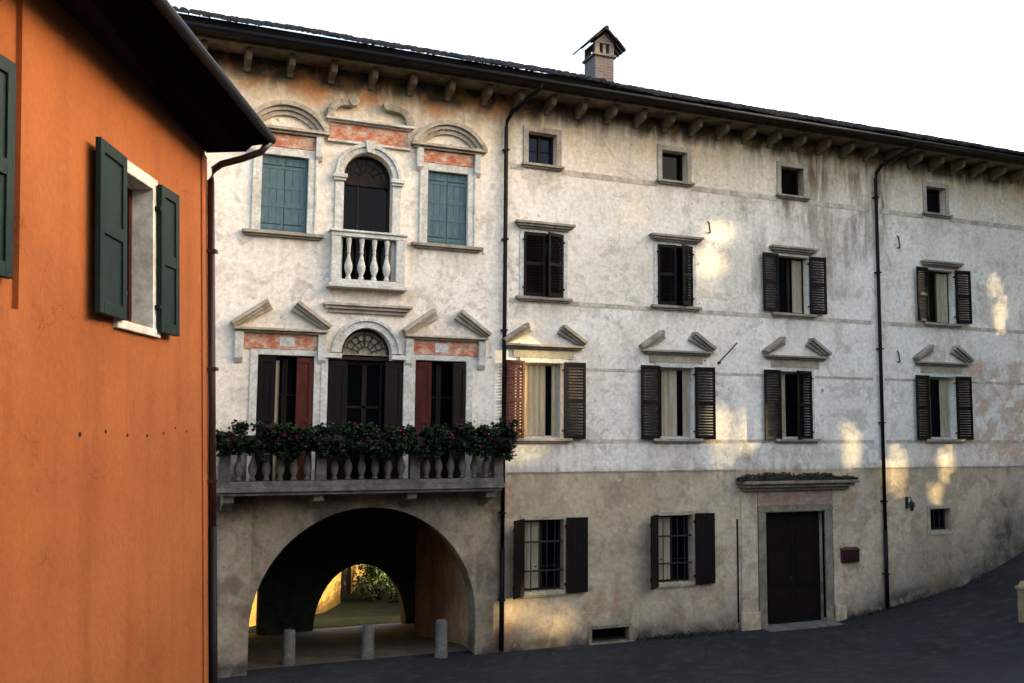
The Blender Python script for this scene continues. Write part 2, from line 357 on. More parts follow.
def wall_mesh():
    def cuts(a, b, marks, st):
        ms = sorted(set([a, b] + [round(q, 4) for q in marks if a < q < b])); out = []
        for p, q in zip(ms, ms[1:]): out += rng(p, q, st)[:-1]
        return out + [b]
    xs = cuts(X0, X1, [q for o in ops for q in o[:2]], .2); zs = cuts(-.6, ZT, [q for o in ops for q in o[2:]] + [4.12], .2)
    b = MB(); idx = {}
    def V(x, z, y=0.):
        k = (round(x, 4), round(y, 4), round(z, 4))
        if k not in idx: idx[k] = len(b.v); b.v.append((x, y, z))
        return idx[k]
    for i in range(len(xs) - 1):
        for j in range(len(zs) - 1):
            mx, mz = (xs[i] + xs[i + 1]) / 2, (zs[j] + zs[j + 1]) / 2
            if any(o[0] < mx < o[1] and o[2] < mz < o[3] for o in ops): continue
            b.f.append((V(xs[i], zs[j]), V(xs[i + 1], zs[j]), V(xs[i + 1], zs[j + 1]), V(xs[i], zs[j + 1])))
    arch_keys = {(round(a[0], 3), round(a[3] + a[4], 3)): a for a in arched}; arch_keys[(round(A_C - A_R, 3), round(A_S + A_R, 3))] = (A_C - A_R, A_C + A_R, -.6, A_S, A_R)
    D = .28
    for o in ops:
        k = (round(o[0], 3), round(o[3], 3)); x0, x1, z0, z1 = o
        if k in arch_keys:
            a = arch_keys[k]; cx = (a[0] + a[1]) / 2; N = 28; pts = arc(cx, a[3], a[4], a[4], 180, 0, N); d = .55 if a[4] > 1 else D
            for i in range(N):                        # spandrels and curved reveal
                p, q = pts[i], pts[i + 1]
                b.f.append((V(*p), V(*q), V(q[0], z1), V(p[0], z1)))
                b.f.append((V(*q), V(*p), V(p[0], p[1], d), V(q[0], q[1], d)))
            b.f.append((V(x0, z0), V(x0, a[3]), V(x0, a[3], d), V(x0, z0, d))); b.f.append((V(x1, a[3]), V(x1, z0), V(x1, z0, d), V(x1, a[3], d)))
            if z0 > 7: b.f.append((V(x0, z0), V(x0, z0, d), V(x1, z0, d), V(x1, z0)))
        else:
            b.f.append((V(x0, z0), V(x0, z1), V(x0, z1, D), V(x0, z0, D))); b.f.append((V(x1, z1), V(x1, z0), V(x1, z0, D), V(x1, z1, D)))
            b.f.append((V(x0, z1), V(x1, z1), V(x1, z1, D), V(x0, z1, D))); b.f.append((V(x0, z0), V(x0, z0, D), V(x1, z0, D), V(x1, z0)))
    b.keep = True
    # side, rear walls
    b.add([(X0, 0, -.6), (X0, DEP, -.6), (X0, DEP, ZT), (X0, 0, ZT), (X1, 0, -.6), (X1, DEP, -.6), (X1, DEP, ZT), (X1, 0, ZT)], [(0, 3, 2, 1), (4, 5, 6, 7)])
    b.add([(X1, DEP, -3), (9.2, DEP, -3), (9.2, DEP, ZT), (X1, DEP, ZT)], [(0, 1, 2, 3)]); b.add([(9.2, DEP, 4), (X0, DEP, 4), (X0, DEP, ZT), (9.2, DEP, ZT)], [(0, 1, 2, 3)])
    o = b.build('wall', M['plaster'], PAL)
    me = o.data; at = me.color_attributes.new('wear_and_shade', 'FLOAT_COLOR', 'POINT')
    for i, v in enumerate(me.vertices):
        q = wear_and_shade(v.co.x, v.co.z) if v.co.y < 1 else (0, 0, 0, 0); at.data[i].color = q
    return o
wall = wall_mesh()

# --- passage behind the arch
b = MB()                                             # right wall of the vestibule, reddish render
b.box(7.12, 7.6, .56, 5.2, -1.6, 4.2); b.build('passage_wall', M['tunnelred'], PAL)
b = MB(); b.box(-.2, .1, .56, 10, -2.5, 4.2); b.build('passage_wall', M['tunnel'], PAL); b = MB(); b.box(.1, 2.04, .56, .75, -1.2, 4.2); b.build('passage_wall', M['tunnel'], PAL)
b = MB(); b.box(8.8, 9.1, 5.2, 10, -2.5, 4.2); b.box(7.62, 8.8, 4.9, 5.2, -2.5, 4.2)
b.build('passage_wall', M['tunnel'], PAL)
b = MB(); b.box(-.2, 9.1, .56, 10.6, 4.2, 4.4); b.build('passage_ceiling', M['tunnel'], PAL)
b = MB()                                             # rear wall with a low arch and a side doorway
EX, EZ, EA, EB = 6.62, -1.5, 1.54, 2.1
top = arc(EX, EZ, EA, EB, 180, 0, 20)
for i in range(20):
    p, q = top[i], top[i + 1]; b.prism([p, q, (q[0], 4.2), (p[0], 4.2)], 10, 10.6)
b.box(EX + EA, 9.1, 10, 10.6, -2.6, 4.2); b.box(3.36, EX - EA, 10, 10.6, -2.6, 4.2); b.box(.1, 2.6, 10, 10.6, -2.6, 4.2); b.box(2.6, 3.36, 10, 10.6, 1.3, 4.2)
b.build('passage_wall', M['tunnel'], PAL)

# --- string courses
for z, h, x0 in ((11.54, .14, 7.85), (8.25, .11, 7.85), (6.64, .07, 7.85), (4.87, .09, 7.85)):
    b = MB(); segs = []
    cuts_ = sorted([(o[0], o[1]) for o in ops if o[2] < z + h and o[3] > z - h] + [(19.12, 19.28)])
    a = x0
    for p, q in cuts_:
        if q < a: continue
        pad = .14 if z > 11 or z < 9 else .14
        if p - pad > a: segs.append((a, p - pad))
        a = max(a, q + pad)
    segs.append((a, X1 - .01))
    for p, q in segs: b = MB(); b.box(p, q, -.008, .02, z - h / 2, z + h / 2); b.build('string_course', M['band'], PAL)
b = MB(); b.box(7.85, 14.3, -.012, .01, 4.10, 4.135); b.build('string_course', M['mould'], PAL); b = MB(); b.box(18.2, X1 - .01, -.012, .01, 4.10, 4.135); b.build('string_course', M['mould'], PAL)

# --- shutters
def leaf(w_, h_, kind):
    b = MB(); t = .038
    if kind == 'louver':
        b.box(0, .065, 0, t, 0, h_); b.box(w_ - .065, w_, 0, t, 0, h_)
        for z in (0, h_ * .48, h_ - .08): b.box(.065, w_ - .065, .002, t - .002, z, z + .08)
        n = int(h_ / .075)
        for i in range(n):
            z = .06 + i * (h_ - .12) / n; Mx = Matrix.Translation((0, t / 2, z + .03)) @ Matrix.Rotation(rad(-60), 4, 'X')
            b.box(.063, w_ - .063, -.026, .026, -.005, .005, Mx)
    elif kind == 'board':
        n = 4
        for i in range(n): b.box(i * w_ / n + .003, (i + 1) * w_ / n - .003, .004, t, 0, h_)
        for z in (.18, h_ * .5, h_ - .28): b.box(.02, w_ - .02, -.018, .004, z, z + .10)
        for z in (.22, h_ - .24): b.tube([(-.02, -.022, z), (w_ * .8, -.022, z)], .010, 6)
    elif kind == 'panel':
        b.box(0, w_, .008, t, 0, h_)
        for x0, x1, z0, z1 in ((0, .09, 0, h_), (w_ - .09, w_, 0, h_), (.09, w_ - .09, 0, .11), (.09, w_ - .09, h_ - .11, h_), (.09, w_ - .09, h_ * .5 - .06, h_ * .5 + .06)):
            b.box(x0, x1, -.012, .008, z0, z1)
    return b
def shutter(parent, hx, y, z, w_, h_, ang, mat, kind='louver', side=1):
    # side=1: extends to +x from the hinge when ang=0; ang turns it outward (towards -y)
    b = leaf(w_, h_, kind); o = MB()
    ca, sa = math.cos(rad(ang)), math.sin(rad(ang))
    for (px, py, pz) in b.v:
        X = px * ca - py * sa * 0 + py * sa; Y = -px * sa + py * ca
        o.v.append((hx + side * X, y + Y, z + pz))
    o.f = b.f
    for zz in (.2, h_ - .2):                          # strap hinges
        o.box(hx - .03, hx + .03, y - .02, y + .05, z + zz - .02, z + zz + .02)
    return o.build('shutter', mat, parent)

def frame_ring(b, x0, x1, z0, z1, t, y0, y1, bottom=True):
    b.box(x0 - t, x0, y0, y1, z0 - (t if bottom else 0), z1 + t); b.box(x1, x1 + t, y0, y1, z0 - (t if bottom else 0), z1 + t)
    b.box(x0, x1, y0, y1, z1, z1 + t)
    if bottom: b.box(x0, x1, y0, y1, z0 - t, z0)
def window(x0, x1, z0, z1, sash='sash', pane='glass', mull=True, rails=2, deep=.2):
    b = MB(); t = .055; y0, y1 = deep, deep + .05
    b.box(x0, x0 + t, y0, y1, z0, z1); b.box(x1 - t, x1, y0, y1, z0, z1); b.box(x0 + t, x1 - t, y0, y1, z0, z0 + t); b.box(x0 + t, x1 - t, y0, y1, z1 - t, z1)
    c = (x0 + x1) / 2
    if mull: b.box(c - .04, c + .04, y0 - .008, y1, z0 + t, z1 - t)
    for i in range(rails):
        z = z0 + (z1 - z0) * (i + 1) / (rails + 1)
        for p, q in (((x0 + t, c - .04), (c + .04, x1 - t)) if mull else ((x0 + t, x1 - t),)): b.box(p, q, y0 + .01, y1, z - .014, z + .014)
    o = b.build('window', M[sash], PAL)
    g = MB(); g.box(x0 + .01, x1 - .01, y0 + .035, y0 + .047, z0 + .01, z1 - .01); g.build('pane', M[pane], o)
    return o
def curtain(win, x0, x1, z0, z1, y=.185):
    b = MB(); n = max(8, int((x1 - x0) / .03)); b.keep = True; vs = []
    for k in range(2):
        for i in range(n + 1):
            x = x0 + (x1 - x0) * i / n; vs.append((x, y + .018 * math.sin(i * 1.3) + .01 * math.sin(i * .47 + x0), z0 if k == 0 else z1))
    b.add(vs, [(i, i + 1, n + 2 + i, n + 1 + i) for i in range(n)])
    return b.build('curtain', M['curtain'], win, smooth=True)
def sill(win, x0, x1, z, mat='mould', proj=.12, h=.07):
    b = MB(); b.box(x0, x1, -proj, .0, z - h, z); b.box(x0 + .06, x1 - .06, -proj * .55, .0, z - h - .045, z - h); b.box(x0 + .2, x1 - .2, 0, .2, z - .03, z - .001)
    return b.build('sill', M[mat], win, bevel=.008)
def pediment(win, c, half, zb, zt, gap, mat='stone', k=1.):
    b = MB()
    b.box(c - half + .05, c + half - .05, -.10 * k, 0, zb - .05, zb); b.box(c - half, c + half, -.18 * k, 0, zb, zb + .055)
    for s in (-1, 1):
        p = Vector((c + s * half, zb + .055)); q = Vector((c + s * gap, zt)); d = (q - p).normalized(); nrm = Vector((-d.y, d.x)) * (1 if s < 0 else -1)
        if nrm.y < 0: nrm = -nrm
        for a0, a1, dep in ((-.03, .07, .10), (.07, .14, .16), (.14, .225, .23)):
            A_ = p - nrm * .185 * 0 + nrm * (a0 - .10); B_ = q + nrm * (a0 - .10); C_ = q + nrm * (a1 - .10); D_ = p + nrm * (a1 - .10)
            for V_ in (A_, D_): V_.y = max(V_.y, zb + .056)
            b.prism([tuple(A_), tuple(B_), tuple(C_), tuple(D_)], -dep * k, 0)
    return b.build('pediment', M[mat], win, bevel=.008)

# --- right-hand block, four storeys
for i, c in enumerate(c1):
    wn = window(c - .38, c + .38, 11.66, 12.47, 'brownsash', 'blueglass' if i == 0 else 'glass', i == 0, 1 if i == 0 else 0)
    b = MB(); frame_ring(b, c - .38, c + .38, 11.66, 12.47, .135, -.035, .0, False); b.build('frame', M['stone'], wn, bevel=.008)
    sill(wn, c - .56, c + .56, 11.66, 'mould', .13, .06)
for i, c in enumerate(c2):
    x0, x1, z0, z1 = c - .53, c + .53, 8.36, 9.95
    wn = window(x0, x1, z0, z1, 'brownsash', 'glass', True, 0)
    b = MB(); b.box(x0 - .11, x0, -.02, 0, z0, z1); b.box(x1, x1 + .11, -.02, 0, z0, z1); b.box(x0 - .11, x1 + .11, -.02, 0, z1, z1 + .08); b.build('frame', M['pale'], wn, bevel=.006)
    b = MB(); b.box(c - .66, c + .66, -.08, 0, z1 + .081, z1 + .13); b.box(c - .73, c + .73, -.15, 0, z1 + .13, z1 + .185); b.box(c - .78, c + .78, -.2, 0, z1 + .185, z1 + .25); b.build('lintel', M['mould'], wn, bevel=.008)
    sill(wn, c - .74, c + .74, 8.36, 'mould')
    if i == 0:
        shutter(wn, x0, -.03, z0 + .02, .56, 1.57, 4, M['wood']); shutter(wn, x1, -.03, z0 + .02, .52, 1.57, 22, M['wood'], side=-1)
    elif i == 1:
        shutter(wn, x0, -.03, z0 + .02, .53, 1.57, 6, M['wood']); shutter(wn, x1, -.03, z0 + .02, .53, 1.57, 30, M['wood'], side=-1)
    elif i == 2:
        shutter(wn, x0, -.05, z0 + .02, .53, 1.60, 176, M['wood']); shutter(wn, x1, -.05, z0 + .02, .53, 1.60, 174, M['wood'], side=-1); curtain(wn, c + .12, x1 - .06, z0 + .06, z1 - .06)
    else:
        shutter(wn, x0 - .03, -.05, z0 + .02, .50, 1.60, 172, M['wood']); shutter(wn, x1, -.05, z0 + .02, .53, 1.60, 172, M['wood'], side=-1); curtain(wn, c + .0, x1 - .06, z0 + .06, z1 - .06)
for i, c in enumerate(c3):
    x0, x1, z0, z1 = c - .53, c + .53, 4.94, 6.76
    wn = window(x0, x1, z0, z1, 'sash', 'glass', False, 0)
    b = MB(); b.box(x0 - .10, x0, -.02, 0, z0, z1); b.box(x1, x1 + .10, -.02, 0, z0, z1); b.box(x0 - .10, x1 + .10, -.025, 0, z1, z1 + .11); b.build('frame', M['pale'], wn, bevel=.006)
    b = MB(); b.box(c - .80, c + .80, -.03, 0, z1 + .112, 7.09); b.build('frieze', M['ochre_stone'], wn, bevel=.006)
    pediment(wn, c, 1.04, 7.14, 7.60, .42, 'mould')
    sill(wn, c - .74, c + .74, 4.94, 'mould')
    mt = M['wood']; lm = M['redwood'] if i == 0 else mt  # warm light on the first left leaf put into its redder colour
    if i == 0:
        shutter(wn, x0, -.05, z0 - .02, .52, 1.87, 168, lm); curtain(wn, x0 + .06, c + .14, z0 + .06, z1 - .06); curtain(wn, c + .30, x1 - .06, z0 + .06, z1 - .06)
        shutter(wn, x1, -.05, z0 - .02, .56, 1.87, 175, mt, side=-1)
    elif i == 1:
        shutter(wn, x0, -.05, z0 - .02, .57, 1.87, 175, lm); shutter(wn, x1, -.05, z0 - .02, .57, 1.87, 174, mt, side=-1); curtain(wn, x0 + .2, c + .12, z0 + .06, z1 - .06); curtain(wn, c + .3, x1 - .06, z0 + .06, z1 - .06)
    elif i == 2:
        shutter(wn, x0, -.05, z0 - .02, .57, 1.87, 176, lm); shutter(wn, x1 + .02, -.03, z0 - .02, .60, 1.87, 12, mt, side=-1); curtain(wn, x0 + .1, c - .2, z0 + .06, z1 - .06)
    else:
        shutter(wn, x0 - .03, -.05, z0 - .02, .56, 1.87, 174, lm); shutter(wn, x1 - .03, -.05, z0 - .02, .55, 1.87, 174, mt, side=-1); curtain(wn, c + .1, x1 - .06, z0 + .06, z1 - .06); curtain(wn, x0 + .06, x0 + .25, z0 + .06, z1 - .06)
for i, c in enumerate(c4):
    x0, x1, z0, z1 = c - .52, c + .52, 1.32, 3.0
    wn = window(x0, x1, z0, z1, 'brownsash', 'glass')
    b = MB(); frame_ring(b, x0, x1, z0, z1, .10, -.02, 0, False); b.build('frame', M['ochre_stone'], wn, bevel=.006)
    sill(wn, c - .6, c + .6, 1.32, 'ochre_stone', .05, .08)
    b = MB()
    for k in range(4): b.tube([(x0 + (k + 1) * 1.04 / 5, .06, z0), (x0 + (k + 1) * 1.04 / 5, .06, z1)], .013, 6)
    for z in (z0 + .48, z0 + 1.16): b.box(x0, x1, .045, .053, z - .02, z + .02)
    b.build('grille', M['iron'], wn)
    curtain(wn, x0 + .06, x0 + .55, z0 + .06, z1 - .06, .195)
    shutter(wn, x0 - .02, -.03, z0 - .06, .54, 1.78, 138, M['wood'], 'board'); shutter(wn, x1 + .04, -.05, z0 - .06, .56, 1.78, 176, M['wood'], 'board', side=-1)
wn = window(20.97, 21.75, 2.31, 2.93, 'brownsash', 'glass', False, 0)
b = MB(); frame_ring(b, 20.97, 21.75, 2.31, 2.93, .12, -.02, 0); b.build('frame', M['ochre_stone'], wn, bevel=.006)
b = MB()
for k in range(3): b.tube([(21.165 + k * .195, .05, 2.31), (21.165 + k * .195, .05, 2.93)], .012, 6)
b.build('grille', M['iron'], wn)
wn = window(10.08, 11.1, .02, .34, 'brownsash', 'glass', False, 0, .18)
b = MB(); b.box(9.98, 11.2, -.10, 0, -.12, .018); b.box(9.99, 10.08, -.02, 0, .02, .42); b.box(11.1, 11.19, -.02, 0, .02, .42); b.box(10.08, 11.1, -.02, 0, .34, .42); b.build('frame', M['doorstone'], wn, bevel=.008)

# --- street door
dr = MB()
for x0, x1 in ((15.2, 16.17), (16.18, 17.15)):
    dr.box(x0, x1, .2, .25, -.1, 2.98)
    for z0, z1 in ((.15, .85), (1.0, 1.9), (2.05, 2.8)):
        dr.box(x0 + .13, x1 - .13, .182, .2, z0, z1); dr.box(x0 + .2, x1 - .2, .168, .182, z0 + .07, z1 - .07)
DOOR = dr.build('door', M['wood'], PAL, bevel=.006)
b = MB(); b.tube([(16.10, .16, 1.25), (16.10, .10, 1.25), (16.10, .10, 1.10)], .016, 8); b.build('handle', M['iron'], DOOR, smooth=True)
b = MB(); b.box(14.96, 15.2, -.05, .1, .12, 3.0); b.box(17.15, 17.39, -.05, .1, .12, 3.0); b.box(14.96, 17.39, -.055, .1, 3.0, 3.16)
b.box(14.92, 15.21, -.075, .1, -.1, .12); b.box(17.14, 17.43, -.075, .1, -.1, .12); b.build('frame', M['doorstone'], DOOR, bevel=.012)
b = MB(); b.box(14.42, 14.93, -.04, 0, .45, 3.55); b.box(14.38, 14.955, -.09, 0, -.1, .45); b.build('pilaster', M['plaster'], DOOR, bevel=.015); b = MB(); b.box(17.42, 17.75, -.04, 0, .45, 3.55); b.box(17.435, 17.79, -.09, 0, -.1, .45); b.build('pilaster', M['plaster'], DOOR, bevel=.015)
b = MB(); b.box(14.935, 17.415, -.045, 0, 3.165, 3.56); b.build('frieze', M['frieze2'], DOOR, bevel=.008)
b = MB(); b.box(14.45, 17.9, -.16, 0, 3.57, 3.66); b.box(14.38, 18.0, -.27, 0, 3.66, 3.76); b.box(14.30, 18.08, -.38, 0, 3.76, 3.84); b.build('cornice', M['doorstone'], DOOR, bevel=.012)
b = MB(); b.box(15.0, 17.4, -.42, .2, -.18, .03); b.build('step', M['darkstone'], DOOR, bevel=.015)
def leaves(b, n, fn, s0, s1, flat=.5):
    for _ in range(n):
        p = Vector(fn()); s = random.uniform(s0, s1)
        q = Matrix.Rotation(random.uniform(0, 6.3), 3, 'Z') @ Matrix.Rotation(random.gauss(0, 1) * flat + .4, 3, 'X')
        a = q @ Vector((s, 0, 0)); c = q @ Vector((0, s * .8, 0)); e = q @ Vector((0, 0, s * .25))
        b.add([p - a, p - c - e, p + a, p + c - e * .3], [(0, 1, 2), (0, 2, 3)])
random.seed(3)
def mossp():
    x = random.uniform(14.25, 18.05); e = min(1, (x - 14.2) / .35, (18.4 - x) / 1.6)
    h = e * (.17 + .12 * noise.noise((x * 2.2, 0, 1))); return (x, random.uniform(-.37, -.01), 3.85 + random.random() * max(.03, h) * 1.02)
b = MB(); b.keep = True; leaves(b, 3000, mossp, .015, .04, .8); ms = b.build('moss', M['moss'], DOOR)
b = MB()
hh = [max(.03, min(1, (x - 14.2) / .3, (18.3 - x) / 1.4) * (.11 + .10 * noise.noise((x * 2.2, 0, 1)))) for x in rng(14.32, 18.05, .12)]
xx = rng(14.32, 18.05, .12); b.strip([(x, 3.842) for x in xx], [(x, 3.842 + h) for x, h in zip(xx, hh)], -.34, 0); b.build('moss', simple('moss_bed', (.03, .026, .016), (.06, .05, .032), 5), DOOR)

# --- left-hand bay: upper floor
def shut_window(x0, x1, z0, z1):
    wn = MB(); n = 5
    for i in range(n): wn.box(x0 + (x1 - x0) * i / n + .004, x0 + (x1 - x0) * (i + 1) / n - .004, .10, .14, z0, z1)
    o = wn.build('window', M['bluewood'], PAL)
    h = z1 - z0; c = (x0 + x1) / 2
    for s in (0, 1):
        b = MB(); a0, a1 = (x0 + .012, c - .006) if s == 0 else (c + .006, x1 - .012)
        for k in range(3): b.box(a0 + (a1 - a0) * k / 3 + .003, a0 + (a1 - a0) * (k + 1) / 3 - .003, .068, .098, z0 + .02, z1 - .02)
        for z in (z0 + .14, z0 + h * .36, z0 + h * .60, z0 + h * .86): b.box(a0, a1, .059, .068, z - .055, z + .055)
        for z in (z0 + .2, z1 - .2): b.tube([(a0 + .02, .046, z), (a1 - .06, .046, z)], .011, 6)
        b.build('shutter', M['bluewood'], o)
    b = MB(); b.box(x0 - .20, x0, -.03, 0, z0, z1 + .18); b.box(x1, x1 + .20, -.03, 0, z0, z1 + .18); b.box(x0, x1, -.03, 0, z1, z1 + .18)
    b.box(x0 - .2, x0 - .15, -.05, -.03, z0, z1 + .18); b.box(x1 + .15, x1 + .2, -.05, -.03, z0, z1 + .18); b.build('frame', M['pale'], o, bevel=.008)
    b = MB(); b.box(x0 - .38, x1 + .38, -.14, 0, z0 - .075, z0 - .002); b.box(x0 - .3, x1 + .3, -.08, 0, z0 - .12, z0 - .075); b.build('sill', M['mould'], o, bevel=.008)
    b = MB(); b.box(x0 - .12, x1 + .12, -.04, 0, z1 + .185, z1 + .47); b.build('frieze', M['frieze'], o)
    for xx in (x0 - .30, x1 + .14):
        b = MB(); b.prism([(-.03, z1 - .05), (-.10, z1 + .05), (-.14, z1 + .48), (0, z1 + .48), (0, z1 - .05)], xx, xx + .16, 'yz'); b.build('console', M['pale'], o, bevel=.01)
    zb = z1 + .49; c = (x0 + x1) / 2; H = .93
    b = MB(); b.box(c - H + .06, c + H - .06, -.11, 0, zb, zb + .055); b.box(c - H, c + H, -.19, 0, zb + .055, zb + .12)
    rz = .60; RR = (H * H + rz * rz) / (2 * rz); th = math.degrees(math.asin(H / RR))
    for k0, k1, dep in ((.30, .20, .07), (.20, .11, .13), (.11, 0., .20)):
        def seg(k):
            r_ = RR - k; zc = zb + .122 + rz - RR; t_ = math.degrees(math.acos(max(-1, min(1, (RR - rz) / r_)))); return arc(c, zc, r_, r_, 90 + t_, 90 - t_, 26)
        b.strip(seg(k0), seg(k1), -dep, 0)
    b.build('pediment', M['stone'], o, bevel=.006)
shut_window(2.0, 3.0, 9.43, 11.15); shut_window(5.77, 6.76, 9.45, 11.2)

# upper central arched window with its little balustrade
x0, x1, cz = 3.8, 4.92, 4.36
b = MB(); yA, yB = .2, .25
b.box(x0, x0 + .06, yA, yB, 8.36, 10.86); b.box(x1 - .06, x1, yA, yB, 8.36, 10.86); b.box(x0 + .06, x1 - .06, yA - .02, yB, 10.70, 10.86)
b.box(cz - .21, cz - .17, yA, yB, 8.4, 10.7)
b.strip(arc(cz, 10.86, .56, .56, 0, 180, 20), arc(cz, 10.86, .50, .50, 0, 180, 20), yA, yB)
for a in (30, 60, 90, 120, 150): b.tube([(cz + .14 * math.cos(rad(a)), .225, 10.88 + .14 * math.sin(rad(a))), (cz + .5 * math.cos(rad(a)), .225, 10.86 + .5 * math.sin(rad(a)))], .012, 5)
for q in (.2, .36): b.tube([(p[0], .225, p[1]) for p in arc(cz, 10.87, q, q, 0, 180, 14)], .011, 5)
wn = b.build('window', M['brownsash'], PAL)
g = MB(); g.prism(arc(cz, 10.86, .555, .555, 0, 180, 20), .235, .245); g.build('pane', M['amber'], wn)
g = MB(); g.box(x0 + .01, x1 - .01, .24, .25, 8.37, 10.75); g.build('pane', M['glass'], wn)
b = MB(); b.box(x0 - .2, x0, -.05, 0, 8.34, 10.72); b.box(x1, x1 + .2, -.05, 0, 8.34, 10.72)
for xx in (x0 - .24, x1 - .03): b.box(xx, xx + .27, -.10, 0, 10.72, 10.78); b.box(xx - .03, xx + .30, -.14, 0, 10.78, 10.87)
b.strip(arc(cz, 10.872, .56, .56, 180, 0, 24), arc(cz, 10.872, .68, .68, 180, 0, 24), -.05, 0); b.strip(arc(cz, 10.872, .68, .68, 180, 0, 24), arc(cz, 10.872, .77, .77, 180, 0, 24), -.09, 0)
b.prism([(cz - .07, 11.42), (cz + .07, 11.42), (cz + .11, 11.70), (cz - .11, 11.70)], -.13, 0); b.build('frame', M['pale'], wn, bevel=.008)
b = MB(); b.box(3.42, 5.30, -.05, 0, 11.66, 11.71); b.box(3.46, 5.26, -.035, 0, 11.71, 12.05); b.build('frieze', M['frieze'], wn)
b = MB(); b.box(3.40, 5.32, -.10, 0, 12.05, 12.09); b.box(3.34, 5.38, -.18, 0, 12.09, 12.15); b.box(3.40, 5.32, -.08, 0, 11.60, 11.655); b.build('cornice', M['pale'], wn, bevel=.008)
for s in (-1, 1):                                     # broken scroll gable
    b = MB(); ox = cz + s * 1.0
    A_ = [(ox - s * .0, 12.16), (ox + s * -.02, 12.34), (ox - s * .13, 12.50), (ox - s * .30, 12.58), (ox - s * .48, 12.60), (ox - s * .60, 12.66)]
    B_ = [(ox - s * .17, 12.16), (ox - s * .18, 12.29), (ox - s * .25, 12.39), (ox - s * .36, 12.44), (ox - s * .49, 12.45), (ox - s * .62, 12.47)]
    b.strip(A_, B_, -.16, 0)
    pts = arc(ox - s * .60, 12.565, .12, .12, 0, 360, 18); b.prism(pts[:-1], -.19, 0)
    pts = arc(ox - s * .07, 12.25, .12, .10, 0, 360, 14); b.prism(pts[:-1], -.12, 0)
    b.build('scroll', M['stone'], wn, bevel=.01)
def baluster_profile(h):
    k = h / .8
    return [(.062, 0), (.062, .05 * k), (.04, .07 * k), (.05, .10 * k), (.090, .20 * k), (.094, .27 * k), (.055, .38 * k), (.032, .48 * k), (.036, .52 * k), (.05, .53 * k), (.034, .56 * k), (.045, .64 * k), (.055, .70 * k), (.062, .74 * k), (.062, .8 * k)]
BL = MB(); BL.box(3.52, 5.22, -.22, 0, 9.42, 9.52); BL.box(3.48, 5.26, -.26, 0, 9.52, 9.57); BL.box(3.52, 5.22, -.22, 0, 8.36, 8.46); BL.box(3.46, 5.28, -.28, 0, 8.27, 8.36); BL.box(3.53, 3.74, -.21, 0, 8.46, 9.42); BL.box(5.0, 5.21, -.21, 0, 8.46, 9.42)
sb = BL.build('small_balcony', M['pale'], PAL, bevel=.012)
for k in range(4):
    b = MB(); b.lathe(baluster_profile(.96), (3.93 + k * .29, -.12, 8.46), 12); b.build('baluster', M['pale'], sb, smooth=True)

# --- left-hand bay: main floor behind the balcony
def french(x0, x1, z0, z1, red_right):
    b = MB(); c = (x0 + x1) / 2
    b.box(x0, x0 + .06, .2, .25, z0, z1); b.box(x1 - .06, x1, .2, .25, z0, z1); b.box(x0 + .06, x1 - .06, .2, .25, z1 - .07, z1)
    for x in (c - .05, c + .01): b.box(x, x + .05, .19, .25, z0, z1 - .07)
    b.box(x0 + .06, c - .05, .2, .25, z0, z0 + .5); b.box(c + .06, x1 - .06, .2, .25, z0, z0 + .5)
    for z in (z0 + 1.2, z0 + 1.9): b.box(x0 + .06, c - .05, .2, .24, z, z + .03); b.box(c + .06, x1 - .06, .2, .24, z, z + .03)
    o = b.build('window', M['brownsash'], PAL)
    g = MB(); g.box(x0 + .01, x1 - .01, .235, .245, z0, z1 - .01); g.build('pane', M['glass'], o)
    b = MB(); b.box(x0 - .16, x0, -.03, 0, z0, z1 + .13); b.box(x1, x1 + .16, -.03, 0, z0, z1 + .13); b.box(x0, x1, -.03, 0, z1, z1 + .13); b.build('frame', M['pale'], o, bevel=.008)
    H = 1.0; pc = c - .13 if c < 4 else c + .1
    b = MB(); b.box(pc - .82, pc + .82, -.04, 0, z1 + .135, z1 + .46); b.build('frieze', M['frieze'], o)
    b = MB(); b.box(c - .16, c + .16, -.05, -.041, z1 + .19, z1 + .4); b.build('plaque', M['pale'], o)
    for s in (-1, 1):
        b = MB(); xx = pc + s * .88 - .09; b.prism([(-.03, z1 - .18), (-.09, z1 - .08), (-.14, z1 + .47), (0, z1 + .47), (0, z1 - .18)], xx, xx + .18, 'yz'); b.build('console', M['pale'], o, bevel=.01)
    pediment(o, pc, H, z1 + .52, z1 + 1.10, .27, 'stone', 1.1)
    return o
w1_ = french(2.05, 3.25, 3.96, 6.72, True)
shutter(w1_, 2.07, .0, 3.98, .36, 2.7, 12, M['wood'], 'panel'); shutter(w1_, 3.23, .0, 3.98, .36, 2.7, 8, M['redwood'], 'panel', side=-1); curtain(w1_, 2.4, 2.53, 4.0, 6.62, .17)
w2_ = french(5.55, 6.78, 3.96, 6.72, False)
shutter(w2_, 5.57, .0, 3.98, .36, 2.7, 8, M['redwood'], 'panel'); shutter(w2_, 6.76, .0, 3.98, .40, 2.7, 30, M['wood'], 'panel', side=-1)
b = MB(); c = 4.41                                   # central french window under the fan light
b.box(3.55, 5.27, .19, .25, 6.58, 6.76)
for x in (3.55, 3.99, 4.37, 4.42, 4.78, 5.22): b.box(x, x + .05, .2, .25, 3.96, 6.58)
for z in (4.0, 4.7, 5.6): b.box(3.99, 4.83, .2, .24, z, z + .05)
b.strip(arc(c, 6.83, .57, .57, 0, 180, 20), arc(c, 6.83, .51, .51, 0, 180, 20), .2, .25)
w3_ = b.build('window', M['brownsash'], PAL)
g = MB(); g.prism(arc(c, 6.80, .565, .565, 0, 180, 20), .235, .245); g.build('pane', M['curtain'], w3_)['label'] = 'pale backed fan light behind ironwork'
